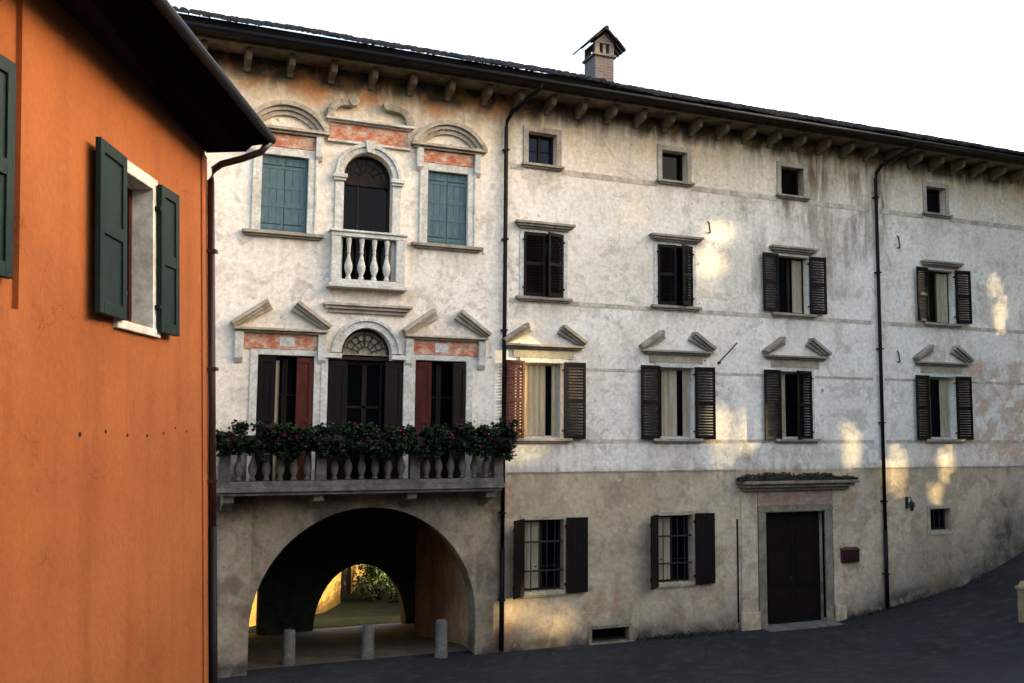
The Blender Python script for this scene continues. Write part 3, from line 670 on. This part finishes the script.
g = MB(); g.box(3.56, 5.26, .236, .246, 3.96, 6.6); g.build('pane', M['glass'], w3_)
b = MB()
for a in range(18, 180, 24): b.tube([(c + .16 * math.cos(rad(a)), .18, 6.83 + .16 * math.sin(rad(a))), (c + .52 * math.cos(rad(a)), .18, 6.83 + .52 * math.sin(rad(a)))], .016, 5)
for q in (.16, .52): b.tube([(p[0], .18, p[1]) for p in arc(c, 6.83, q, q, 0, 180, 16)], .018, 5)
for a in range(30, 170, 24):
    ox, oz = c + .37 * math.cos(rad(a)), 6.83 + .37 * math.sin(rad(a)); b.tube([(p[0], .18, p[1]) for p in arc(ox, oz, .085, .085, 0, 360, 10)], .014, 5)
b.build('grille', M['iron'], w3_)
shutter(w3_, 3.56, .0, 3.98, .42, 2.66, 6, M['wood'], 'panel'); shutter(w3_, 5.26, .0, 3.98, .42, 2.66, 6, M['wood'], 'panel', side=-1)
b = MB(); b.strip(arc(c, 6.83, .57, .57, 180, 0, 24), arc(c, 6.83, .72, .72, 180, 0, 24), -.05, 0); b.strip(arc(c, 6.83, .72, .72, 180, 0, 24), arc(c, 6.83, .80, .80, 180, 0, 24), -.09, 0)
b.box(3.40, 3.84, -.10, 0, 6.70, 6.80); b.box(4.98, 5.42, -.10, 0, 6.70, 6.80); b.box(3.40, 3.55, -.05, 0, 3.96, 6.70); b.box(5.27, 5.42, -.05, 0, 3.96, 6.70); b.build('frame', M['pale'], w3_, bevel=.008)
b = MB(); b.box(3.52, 5.30, -.07, 0, 7.72, 7.80); b.box(3.46, 5.36, -.14, 0, 7.80, 7.87); b.box(3.40, 5.42, -.20, 0, 7.87, 7.93); b.build('cornice', M['stone'], w3_, bevel=.008)

# --- long balcony
YF = -.88; bx0, bx1 = 1.24, 7.46
b = MB(); b.box(bx0, bx1, YF, -.001, 3.84, 3.95); b.box(bx0 + .06, bx1 - .06, YF + .06, -.001, 3.77, 3.84); b.box(bx0 + .03, bx1 - .03, YF + .03, YF + .25, 3.95, 4.06)
BALC = b.build('balcony', M['darkstone'], PAL, bevel=.012)
b = MB(); b.box(bx0 + .02, bx1 - .02, YF + .02, YF + .26, 4.90, 5.0); b.box(bx0 + .10, bx1 - .10, YF + .26, -.001, 4.9, 5.0) if False else None
b.box(bx0 + .02, bx0 + .24, YF + .26, -.001, 4.9, 5.0); b.box(bx1 - .24, bx1 - .02, YF + .26, -.001, 4.9, 5.0); b.build('handrail', M['darkstone'], BALC, bevel=.012)
prs = [bx0 + .15, 3.33, 5.36, bx1 - .15]
for px in prs:
    b = MB(); b.box(px - .11, px + .11, YF + .04, YF + .24, 4.061, 4.90); b.build('pier', M['darkstone'], BALC, bevel=.012)
b = MB(); b.lathe(baluster_profile(.84), (0, 0, 0), 12)
bal0 = None
pos = []
for p, q in zip(prs, prs[1:]): pos += [(p + (q - p) * (i + 1) / 7, YF + .14) for i in range(6)]
pos += [(bx0 + .14, -.18), (bx0 + .14, -.42), (bx1 - .14, -.18), (bx1 - .14, -.42)]
for i, (px, py) in enumerate(pos):
    if bal0 is None: bal0 = b.build('baluster', M['darkstone'], BALC, smooth=True); o = bal0
    else: o = bal0.copy(); COL.objects.link(o); o.parent = BALC
    o.location = (px, py, 4.061)
for px in (1.5, 3.33, 5.36, 7.2):
    b = MB(); b.prism([(0, 3.40), (-.10, 3.42), (-.22, 3.5), (-.45, 3.56), (-.62, 3.62), (-.66, 3.768), (0, 3.768)], px - .11, px + .11, 'yz'); b.build('corbel', M['mould'], BALC, bevel=.015)

# --- eaves and roof
b = MB(); b.box(X0, X1, -.92, 0, 13.36, 13.40); b.build('soffit', M['soffit'], PAL)

b = MB(); b.box(X0, X1, -.64, -.002, 13.30, 13.358); b.build('cornice', M['palemould'], PAL, bevel=.01)
x = -2.08; k = 0
br = MB(); br.prism([(0, 13.0), (-.07, 13.0), (-.12, 13.06), (-.34, 13.10), (-.46, 13.14), (-.50, 13.20), (-.50, 13.28), (-.56, 13.30), (-.56, 13.359), (0, 13.359)], -.07, .07, 'yz')
br0 = None
while x < X1 - .3:
    if br0 is None: br0 = br.build('bracket', M['palemould'], PAL, bevel=.015); o = br0
    else: o = br0.copy(); COL.objects.link(o); o.parent = PAL
    o.location = (x, 0, random.uniform(-.015, 0) - .062); x += .92 if x < 7 else .84
SL = math.tan(rad(24)); RY, RZ = -.98, 13.46
b = MB(); yr = 3.5; b.prism([(RY + .06, 13.405), (RY + .06, 13.50), (yr, RZ + .0 + SL * (yr - RY)), (DEP + .9, 13.405)], X0, X1, 'yz')
ROOF = b.build('roof', M['eave'], PAL)
tl = MB(); tl.keep = True; cw = .205; nC = int((X1 - X0) / cw); tl_len = .42
for i in range(nC):
    xc = X0 + (i + .5) * cw; jx = random.uniform(-.02, .02); lf_ = .11 * smooth((12.0 - xc) / 2.5) + .03 * noise.noise((xc * .5, 0, 4)) + .025
    for j in range(12):
        yy0 = RY - .04 + j * tl_len + random.uniform(-.035, .02); yy1 = yy0 + tl_len + .06; jz = random.uniform(-.022, .024) + lf_
        z0 = RZ + SL * (yy0 - RY) + jz + .03; z1 = RZ + SL * (yy1 - RY) + jz
        ring0 = [(xc + jx + .085 * math.cos(a), yy0, z0 + .085 * math.sin(a)) for a in [math.pi * t / 5 for t in range(6)]]
        ring1 = [(xc + jx + .07 * math.cos(a), yy1, z1 + .07 * math.sin(a)) for a in [math.pi * t / 5 for t in range(6)]]
        tl.add(ring0 + ring1, [(t + 1, t, 6 + t, 7 + t) for t in range(5)] + [(0, 1, 2, 3, 4, 5)])
o = tl.build('tiles', M['tiles'], ROOF)
b = MB(); b.box(X0, 10.0, RY + .02, RY + .05, 13.40, 13.60); b.box(10.0, X1, RY + .02, RY + .05, 13.40, 13.53); b.build('fascia', M['eave'], ROOF)
g = MB(); g.tube([(X0, RY - .03, 13.375), (X1, RY - .03, 13.375)], .06, 10); g.build('gutter', M['metal'], PAL, smooth=True)
for px, bot in ((7.70, 0.05), (19.2, .28)):
    g = MB(); jj = .55 if px < 10 else .62
    g.tube([(px + jj, RY, 13.34), (px + jj - .02, RY + .08, 13.22), (px + .10, -.26, 12.82), (px + .01, -.12, 12.62), (px, -.10, 12.45), (px, -.10, 8), (px, -.10, 2.4)], .05, 10)
    g.tube([(px, -.10, 2.4), (px, -.10, bot)], .058, 10)
    p_ = g.build('downpipe', M['metal'], PAL, smooth=True)
    for z in (11.9, 9.7, 7.5, 5.4, 3.2, 1.2): b = MB(); b.box(px - .065, px + .065, -.165, 0, z - .02, z + .02); b.build('pipe_clip', M['metal'], p_)
# chimney
b = MB(); cx, cy = 11.04, 1.5
b.box(cx - .29, cx + .29, cy - .33, cy + .33, 14.0, 15.28); b.box(cx - .34, cx + .34, cy - .38, cy + .38, 15.28, 15.35)
for sx in (-1, 1):
    for sy in (-1, 1): b.box(cx + sx * .22 - .075, cx + sx * .22 + .075, cy + sy * .25 - .075, cy + sy * .25 + .075, 15.35, 15.64)
b.box(cx - .05, cx + .05, cy - .32, cy - .2, 15.35, 15.62)
b.prism([(cx - .31, 15.64), (cx + .31, 15.64), (cx, 15.93)], cy - .33, cy + .33)
CH = b.build('chimney', M['chim'], PAL, bevel=.01)
b = MB()
for s in (-1, 1):
    for yy in rng(cy - .46, cy + .46, .17)[:-1]:
        for k in range(2):
            a = .02 + k * .27; e = a + .31; z = lambda t: 16.02 - t * .86
            b.prism([(cx + s * a, z(a) + .02 * k), (cx + s * e, z(e) - .02), (cx + s * e, z(e) + .045), (cx + s * a, z(a) + .065 + .02 * k)], yy + random.uniform(0, .015), yy + .16)
b.tube([(cx, cy - .48, 16.04), (cx, cy + .48, 16.04)], .065, 8); b.build('cap', M['tiles'], CH)
# antenna
an = MB(); ax, ay = 23.9, 1.0; an.tube([(ax, ay, 13.9), (ax, ay, 15.0)], .012, 5)
for z, l_ in ((14.95, .22), (14.75, .30), (14.6, .34)): an.tube([(ax - l_, ay, z), (ax + l_, ay, z)], .007, 4)
an.tube([(ax, ay - .3, 14.8), (ax, ay + .3, 14.8)], .008, 4)
an.build('antenna', M['iron'], PAL)

# --- little ironwork and notices on the front
b = MB(); b.tube([(13.80, -.02, 6.93), (13.98, -.2, 7.2), (14.12, -.38, 7.44)], .018, 6); b.tube([(13.80, 0, 6.93), (13.80, -.05, 6.93)], .04, 8); b.build('flag_holder', M['iron'], PAL)
for (x_, z_, h_) in ((13.52, 10.53, .3), (20.05, 10.68, .36), (19.92, 7.31, .32)):
    b = MB(); b.tube([(x_, -.0, z_ + h_ / 2), (x_ - .02, -.07, z_ + h_ / 2 - .05), (x_ + .01, -.08, z_ - h_ / 2)], .022, 6); b.tube([(x_ + .01, 0, z_ - h_ / 2), (x_ + .01, -.09, z_ - h_ / 2)], .02, 6); b.build('wall_tie', M['iron'], PAL)
b = MB(); b.tube([(14.31, -.02, .2), (14.31, -.02, 2.85)], .022, 6); b.build('conduit', M['metal'], PAL)
wl = thing('wall_lamp', 'small black iron wall lamp beside the right-hand downpipe', 'lamp', (20.09, -.02, 3.1))
b = MB(); b.box(-.04, .04, -.02, .018, -.12, .2); b.tube([(0, -.02, .16), (0, -.13, .2), (0, -.18, .1)], .014, 6); b.build('bracket', M['iron'], wl)
b = MB(); b.lathe([(.03, -.16), (.075, -.02), (.085, .06), (.03, .12), (.01, .15)], (0, -.18, -.03), 8); b.build('lantern', M['iron'], wl)
nb = thing('letter_box', 'dark red letter box on the wall right of the big door', 'letter box', (17.95, -.002, 1.77))
b = MB(); b.box(-.3, .3, -.11, 0, -.19, .13); b.prism([(-.13, .13), (-.13, .15), (0, .21), (0, .13)], -.31, .31, 'yz'); b.build('box', M['boxred'], nb, bevel=.01)
b = MB(); b.box(-.2, .2, -.116, -.110, .04, .075); b.build('slot', M['iron'], nb)
b = MB(); b.box(-.2, .2, -.114, -.1105, -.13, -.03); b.build('plate', M['boxred'], nb)

# ------------------------------------------------------------------ flower boxes along the balcony
random.seed(11)
fl = [1.75, 2.65, 3.55, 4.45, 5.35, 6.25, 7.05]
flab = ['leafy red geranium box at the far left end of the long balcony', 'dense geranium box below the left french window of the balcony', 'geranium box between left and central french windows',
        'geranium box directly below the fan light window', 'geranium box between central and right french windows', 'geranium box with most red flowers below right french window', 'trailing geranium box at the balcony end beside the downpipe']
for i, fx in enumerate(fl):
    t = thing('flower_box', flab[i], 'flower box', (fx, YF - .02, 4.78), 0, 'flower boxes on the long balcony')
    hw = .42
    b = MB(); b.prism([(-hw, .0), (hw, 0), (hw, .2), (-hw, .2)], -.11, .11); b.build('box', M['terracotta'], t, bevel=.012)
    b = MB(); b.keep = True
    cl = [(random.uniform(-hw - .1, hw + .1), random.gauss(-.05, .12), random.uniform(-.10, .40), random.uniform(.08, .17)) for _ in range(36)]
    cl += [(random.uniform(-hw, hw), random.gauss(-.20, .05), random.uniform(-.22, .1), random.uniform(.07, .13)) for _ in range(12)]
    if i == 6: cl += [(random.uniform(.1, .62), random.gauss(-.05, .1), random.uniform(-.2, .6), random.uniform(.1, .2)) for _ in range(14)]
    def lf():
        q = random.choice(cl); v = Vector((random.gauss(0, 1), random.gauss(0, 1), random.gauss(0, 1))).normalized() * q[3] * random.uniform(.4, 1.1); return (q[0] + v.x, q[1] + v.y, q[2] + v.z)
    leaves(b, 3800, lf, .022, .052, .9)
    for _ in range(14):
        q = random.choice(cl); b.tube([(q[0] * .6, 0, .1), (q[0], q[1], q[2] + q[3])], .006, 4)
    b.build('foliage', M['leaf'], t)
    for _ in range(5 if i in (3, 5, 6) else 3):
        q = random.choice(cl[:26]); p = Vector((q[0], q[1] - q[3] * .9, q[2] + q[3] * .5)); b = MB(); b.keep = True
        leaves(b, 22, lambda: tuple(p + Vector((random.gauss(0, .03), random.gauss(0, .03), random.gauss(0, .025)))), .014, .024, 1)
        b.build('flower', M['petal'], t)

# ------------------------------------------------------------------ bollards
for (px, py, hgt, lab) in ((2.98, .60, .74, 'leftmost of three stone bollards, darker and squat before the arch'), (4.72, .55, .73, 'middle of three stone bollards at the arch mouth'), (6.30, .08, .82, 'rightmost and tallest stone bollard by the reddish passage wall')):
    b = MB(); b.lathe([(.155, -.15), (.155, .03), (.145, .05), (.135, hgt * .6), (.13, hgt - .05), (.115, hgt - .012), (.07, hgt)], (0, 0, 0), 18)
    o = b.build('bollard', M['bollard'], smooth=True); o.location = (px, py, G(px, py)); tag(o, lab, 'bollard', 'stone bollards closing the arch')
b = MB(); b.box(-.22, .22, -.22, .22, -.2, .78); b.box(-.26, .26, -.26, .26, .78, .86); b.prism([(-.26, .86), (.26, .86), (.05, .98), (-.05, .98)], -.2, .2)
o = b.build('gatepost', M['cream'], bevel=.02); o.location = (20.74, -3.3, G(20.7, -3.3)); o.rotation_euler.z = .3; tag(o, 'pale yellow stone post cut off by the right edge of the road', 'post')

# weeds at the wall foot
random.seed(5)
b = MB(); b.keep = True
def wd():
    a = random.choice([(11.3, 14.2), (11.3, 13.0), (17.8, 20.0), (12, 14.2), (20, 23)]); x = random.uniform(*a); return (x, -abs(random.gauss(0, .10)) - .01, G(x, -.05) + abs(random.gauss(0, .045)))
leaves(b, 1500, wd, .012, .035, .9)
def lt():
    x = random.choice((random.uniform(8, 25), random.uniform(11.5, 15), random.uniform(17.5, 20))); y = -.04 - abs(random.gauss(0, .35)); return (x, y, G(x, y) + .012)
leaves(b, 900, lt, .01, .028, .25); o = b.build('weeds', M['weed']); o['kind'] = 'stuff'; tag(o, 'small weeds and litter along the foot of the old wall', 'weeds')

# ------------------------------------------------------------------ orange house
C0 = Vector((0.578 + .215, -8.91 - .082, 0)); OA = -rad(20.935)
OH = thing('orange_house', 'bright orange rendered house with green shutters and dark eaves on the left', 'house', C0, OA)
OH.rotation_euler.y = -rad(2.5)
L_, ZE = 15.0, 9.12
oops = [(-2.42, -1.66, 6.22, 7.62), (-5.9, -5.0, 6.3, 7.8)]
b = MB(); b.keep = True
def V4(y0, y1, z0, z1, x=0.): b.add([(x, y0, z0), (x, y1, z0), (x, y1, z1), (x, y0, z1)], [(0, 1, 2, 3)])
rec = (-6.9, -4.12, 6.08, ZE); RX = -.045
ys = sorted({-L_, -6.9, -5.9, -5.0, -4.12, -2.42, -1.66, -.16, 0}); zs = sorted({-.5, 6.08, 6.22, 6.3, 7.62, 7.8, ZE})
for y0, y1 in zip(ys, ys[1:]):
    for z0, z1 in zip(zs, zs[1:]):
        my, mz = (y0 + y1) / 2, (z0 + z1) / 2
        if any(o[0] < my < o[1] and o[2] < mz < o[3] for o in oops): continue
        V4(y0, y1, z0, z1, RX if rec[0] < my < rec[1] and rec[2] < mz else 0.)
b.add([(0, rec[1], rec[2]), (0, rec[1], ZE), (RX, rec[1], ZE), (RX, rec[1], rec[2])], [(0, 1, 2, 3)]); b.add([(0, rec[0], rec[2]), (0, rec[0], ZE), (RX, rec[0], ZE), (RX, rec[0], rec[2])], [(3, 2, 1, 0)])
b.add([(0, rec[0], rec[2]), (0, rec[1], rec[2]), (RX, rec[1], rec[2]), (RX, rec[0], rec[2])], [(0, 1, 2, 3)])
b.add([(0, 0, -.5), (-7, 0, -.5), (-7, 0, ZE), (0, 0, ZE)], [(0, 1, 2, 3)]); b.add([(-7, 0, -.5), (-7, -L_, -.5), (-7, -L_, ZE), (-7, 0, ZE)], [(0, 1, 2, 3)]); b.add([(-7, -L_, -.5), (0, -L_, -.5), (0, -L_, ZE), (-7, -L_, ZE)], [(0, 1, 2, 3)])
b.build('wall', M['orange'], OH)
b = MB(); b.box(-.002, .018, -.16, .02, 1, 8.45); b.build('corner_strip', M['orange'], OH)
def ohwin(y0, y1, z0, z1, x=0.):
    b = MB(); b.box(x - .24, x - .19, y0, y0 + .07, z0, z1); b.box(x - .24, x - .19, y1 - .07, y1, z0, z1); b.box(x - .24, x - .19, y0 + .07, y1 - .07, z0, z0 + .07); b.box(x - .24, x - .19, y0 + .07, y1 - .07, z1 - .07, z1); b.box(x - .24, x - .185, (y0 + y1) / 2 - .04, (y0 + y1) / 2 + .04, z0 + .07, z1 - .07)
    o = b.build('window', M['redwood'], OH)
    g = MB(); g.box(x - .225, x - .215, y0, y1, z0, z1); g.build('pane', M['glass'], o)
    b = MB(); t = .10
    b.box(x - .19, x + .03, y0 - t, y0 + .02, z0 - .02, z1 + t); b.box(x - .19, x + .03, y1 - .02, y1 + t, z0 - .02, z1 + t); b.box(x - .19, x + .032, y0 + .02, y1 - .02, z1 - .02, z1 + t); b.box(x - .19, x + .045, y0 - .12, y1 + .14, z0 - .10, z0 - .021); b.build('frame', M['pale'], o, bevel=.008)
    return o
def ohshut(win, hy, z, w_, h_, ang, side, x=.06):
    b = leaf(w_, h_, 'panel'); o = MB(); ca, sa = math.cos(rad(ang)), math.sin(rad(ang))
    for (px, py, pz) in b.v:                           # lies along the wall, turned out by ang
        o.v.append((x + px * sa - py * ca + .02, hy + side * (px * ca + py * sa), z + pz))
    o.f = b.f
    for zz in (.25, h_ - .25): o.box(x - .05, x + .03, hy - .03, hy + .03, z + zz - .02, z + zz + .02)
    o.build('shutter', M['greenwood'], win, bevel=.006)
wa = ohwin(*oops[0]); ohshut(wa, -2.46, 6.19, .62, 1.50, 3, -1); ohshut(wa, -1.62, 6.17, .46, 1.50, 2, 1)
wb = ohwin(*oops[1], x=RX); ohshut(wb, -4.93, 6.28, .67, 1.56, 4, 1, -.04); ohshut(wb, -5.97, 6.28, .6, 1.56, 4, -1, -.04)
b = MB()
for hy, hz, hr in ((-3.16, 5.18, .022), (-2.68, 5.20, .017), (-2.22, 5.16, .017), (-1.76, 5.15, .016), (-1.33, 5.17, .016), (-1.0, 5.22, .012), (-.66, 5.18, .014)):
    b.prism([(hy + hr * math.cos(a), hz + hr * math.sin(a)) for a in [k * math.pi / 4 for k in range(8)]], -.004, .004, 'yz')
b.build('anchor_holes', M['dark'], OH)
b = MB(); b.prism([(0, 8.47), (.36, 8.52), (.42, 8.60), (.60, 8.62), (.60, 8.72), (0, 9.0)], -L_, .03, 'xz') if False else None
for_e = [(0, 8.51), (.47, 8.51), (.55, 8.58), (.72, 8.60), (.72, 8.70), (0, 8.98)]
b = MB(); n = len(for_e)
st_ = [(.06, 0), (-4.6, .62), (-L_ - .3, .62)]        # the soffit climbs a little against the wall towards the square
b.add([(px, y, pz + (dz if i == 0 else 0)) for y, dz in st_ for i, (px, pz) in enumerate(for_e)], [(k * n + i, k * n + (i + 1) % n, (k + 1) * n + (i + 1) % n, (k + 1) * n + i) for k in range(2) for i in range(n)] + [tuple(range(n)), tuple(range(2 * n, 3 * n))[::-1]])
EV = b.build('roof', M['eave'], OH)
b = MB(); b.prism([(.74, 8.70), (.74, 8.76), (-3.5, 11.5), (-7.6, 8.78), (-7.6, 8.70), (-7, 8.62), (0, 8.62)], -L_ - .3, .08, 'xz'); b.build('tiles', M['tiles'], EV)
g = MB(); g.tube([(.775, -L_ - .3, 8.655), (.775, .10, 8.655)], .055, 10); g.build('gutter', M['metal'], OH, smooth=True)
g = MB(); g.tube([(.76, .05, 8.62), (.66, .05, 8.50), (.42, .05, 8.42), (.18, .04, 8.36), (.10, .03, 8.30), (.06, .03, 8.16), (.06, .03, 6), (.06, .03, 4.05)], .042, 10); dp = g.build('downpipe', M['copper'], OH, smooth=True)
g = MB(); g.tube([(.06, .03, 4.08), (.06, .03, .5)], .048, 10); o = g.build('pipe_shoe', M['metal'], dp, smooth=True)
for z in (7.3, 5.9, 4.6): b = MB(); b.box(-.01, .125, -.02, .08, z - .02, z + .02); b.build('pipe_clip', M['copper'], dp)

# ------------------------------------------------------------------ beyond the passage
oh = thing('ochre_house', 'sunlit ochre wall seen through the passage', 'house', (3.4, 14.6, -2.2))
d_ = Vector((10.2 - 3.4, 26.5 - 14.6, 0)); L2 = d_.length; oh.rotation_euler.z = math.atan2(d_.y, d_.x)
b = MB(); b.box(-5, 10.7, 0, 5, -2, 5.5); b.box(12.2, L2 + 3, 0, 5, -2, 5.5); b.box(10.7, 12.2, .25, 5, -2, 5.5); b.build('wall', M['ochre'], oh)
b = MB(); b.box(10.7, 12.2, .15, .2, -2, 4.5); b.build('door', M['wood'], oh)
b = MB(); b.prism([(-.5, 5.45), (2.5, 7.0), (5.5, 5.45)], -5.3, L2 + 3.3, 'yz'); b.build('roof', M['tiles'], oh)
random.seed(21)
for i, (bx, by, br_, lab) in enumerate(((10.6, 24.0, 1.2, 'bright green bush against the ochre wall beyond the arch'), (12.9, 27.5, 1.8, 'larger bush right of the lane beyond the arch'), (15.5, 36, 2.2, 'far bush high on the bank beyond the arch'), (12.0, 41, 2.0, 'farthest bush at the top of the lane beyond the arch'))):
    t = thing('bush', lab, 'bush', (bx, by, G(bx, by) - .1), 0, 'bushes beyond the passage')
    b = MB(); b.keep = True
    cl = [(random.gauss(0, .55) * br_, random.gauss(0, .55) * br_, random.uniform(.3, 1.5) * br_, random.uniform(.25, .5) * br_) for _ in range(18)]
    def lf():
        q = random.choice(cl); v = Vector((random.gauss(0, 1), random.gauss(0, 1), random.gauss(0, 1))).normalized() * q[3] * random.uniform(.5, 1.1); return (q[0] + v.x, q[1] + v.y, q[2] + v.z)
    leaves(b, 1800, lf, .06, .12, .9); b.build('foliage', M['bush'], t)
    b = MB()
    for k in range(5): b.tube([(0, 0, 0), (random.gauss(0, .3) * br_, random.gauss(0, .3) * br_, br_)], [.05, .02], 5)
    b.build('stem', M['wood'], t)

hd = thing('shade_hedge', 'added hedge along the right of the lane beyond the arch', 'shade_hedge', (12.4, 19, -3.2))  # added here to keep the low sun off the lane
b = MB(); b.box(-.35, .35, -6, 9, -.3, 1.0, Matrix.Rotation(rad(-22), 4, 'Z')); b.build('core', M['weed'], hd)
b = MB(); b.keep = True; Rz = Matrix.Rotation(rad(-22), 4, 'Z')
leaves(b, 5200, lambda: tuple(Rz @ Vector((random.choice((-1, 1)) * random.uniform(.3, .5), random.uniform(-6.2, 9.2), random.uniform(0, 1.2))) if random.random() < .7 else Rz @ Vector((random.uniform(-.4, .4), random.uniform(-6, 9), random.uniform(.9, 1.3)))), .05, .11, .9); b.build('foliage', M['bush'], hd)

# ------------------------------------------------------------------ tall barn added out of view, slits shaped to cast the sun patches
BX = 27.0
PT = [(13.25, 14.4, 10.0, 10.8, .75), (13.0, 14.1, 9.1, 10.0, .75), (13.2, 13.7, 8.5, 9.2, .35), (13.5, 14.1, 4.3, 6.1, .9), (14.4, 14.95, 4.15, 5.9, .8), (17.85, 18.45, 4.0, 5.6, .8), (19.2, 20.2, 3.4, 4.6, .9), (21.25, 22.0, 3.7, 4.8, .9), (20.9, 21.5, 3.05, 3.8, .9),
      (23.4, 24.4, 9.0, 10.0, .25), (23.6, 24.5, 8.2, 9.3, .35), (7.3, 8.5, .45, 1.35, 1), (8.5, 9.5, .0, 1.05, 1), (7.2, 9.4, 4.7, 7.4, 1), (20.1, 20.6, 8.3, 9.8, .35), (11.0, 11.5, 10.2, 11.2, .3)]
tp, te = math.tan(rad(SUN_PHI)), math.tan(rad(SUN_EL)) / math.cos(rad(SUN_PHI))
holes = []
random.seed(9)
for x0, x1, z0, z1, k in PT:
    ya, yb = sorted((-(BX - x0) * tp, -(BX - x1) * tp)); dz = (BX - (x0 + x1) / 2) * te; n = max(2, int((yb - ya) / .032))
    for i in range(n):                                # each sun patch gets a comb of thin upright slits of uneven height
        y = ya + (yb - ya) * (i + .5) / n; e = 1 - abs((i + .5) / n * 2 - 1) ** 2; hw = .016 * (.30 + .70 * k) * (.30 + .70 * e); zc = (z0 + z1) / 2; hh_ = (z1 - z0) / 2 * (.45 + .65 * e)
        holes.append((y - hw * .97, y + hw * .97, zc - hh_ * random.uniform(.35, 1.2) + dz, zc + hh_ * random.uniform(.35, 1.2) + dz))
BN = thing('slit_blocker', 'added unseen barn with narrow slits for the sun patches, closing the right of the street', 'blocker', (BX, 0, 0))
ys = sorted({-42., -.15} | {h for q in holes for h in q[:2]}); zs = sorted({-1., 18.} | {h for q in holes for h in q[2:]})
b = MB()
for y0, y1 in zip(ys, ys[1:]):
    run = None
    for z0, z1 in zip(zs, zs[1:]):
        hit = any(h[0] < (y0 + y1) / 2 < h[1] and h[2] < (z0 + z1) / 2 < h[3] for h in holes)
        if not hit: run = (run[0], z1) if run else (z0, z1)
        if (hit or z1 == zs[-1]) and run: b.box(0, .03, y0, y1, run[0], run[1]); run = None
b.build('wall', M['rubble'], BN)  # wall of the added unseen barn
b = MB(); b.box(.0, 9, -.14, -.02, -1, 5)
for yy in rng(-42, -1, 8.2): b.box(8.6, 9, yy - .2, yy + .2, -1, 14)
b.build('pier', M['rubble'], BN)
b = MB(); b.prism([(-.5, 18.0), (-.5, 18.15), (4.5, 20.2), (4.5, 20.0)], -42.4, .1, 'xz'); b.build('roof', M['tiles'], BN)  # roof of the added unseen barn

OP = thing('opposite_house', 'plain rendered house across the square, behind the viewer', 'house', (4, -35, 0))
b = MB(); b.box(-22, 20, -9, 0, 0, 10); b.build('wall', M['rubble'], OP)
b = MB(); b.prism([(.8, 10), (-4.5, 12.5), (-9.8, 10)], -22.5, 20.5, 'yz'); b.build('roof', M['tiles'], OP)
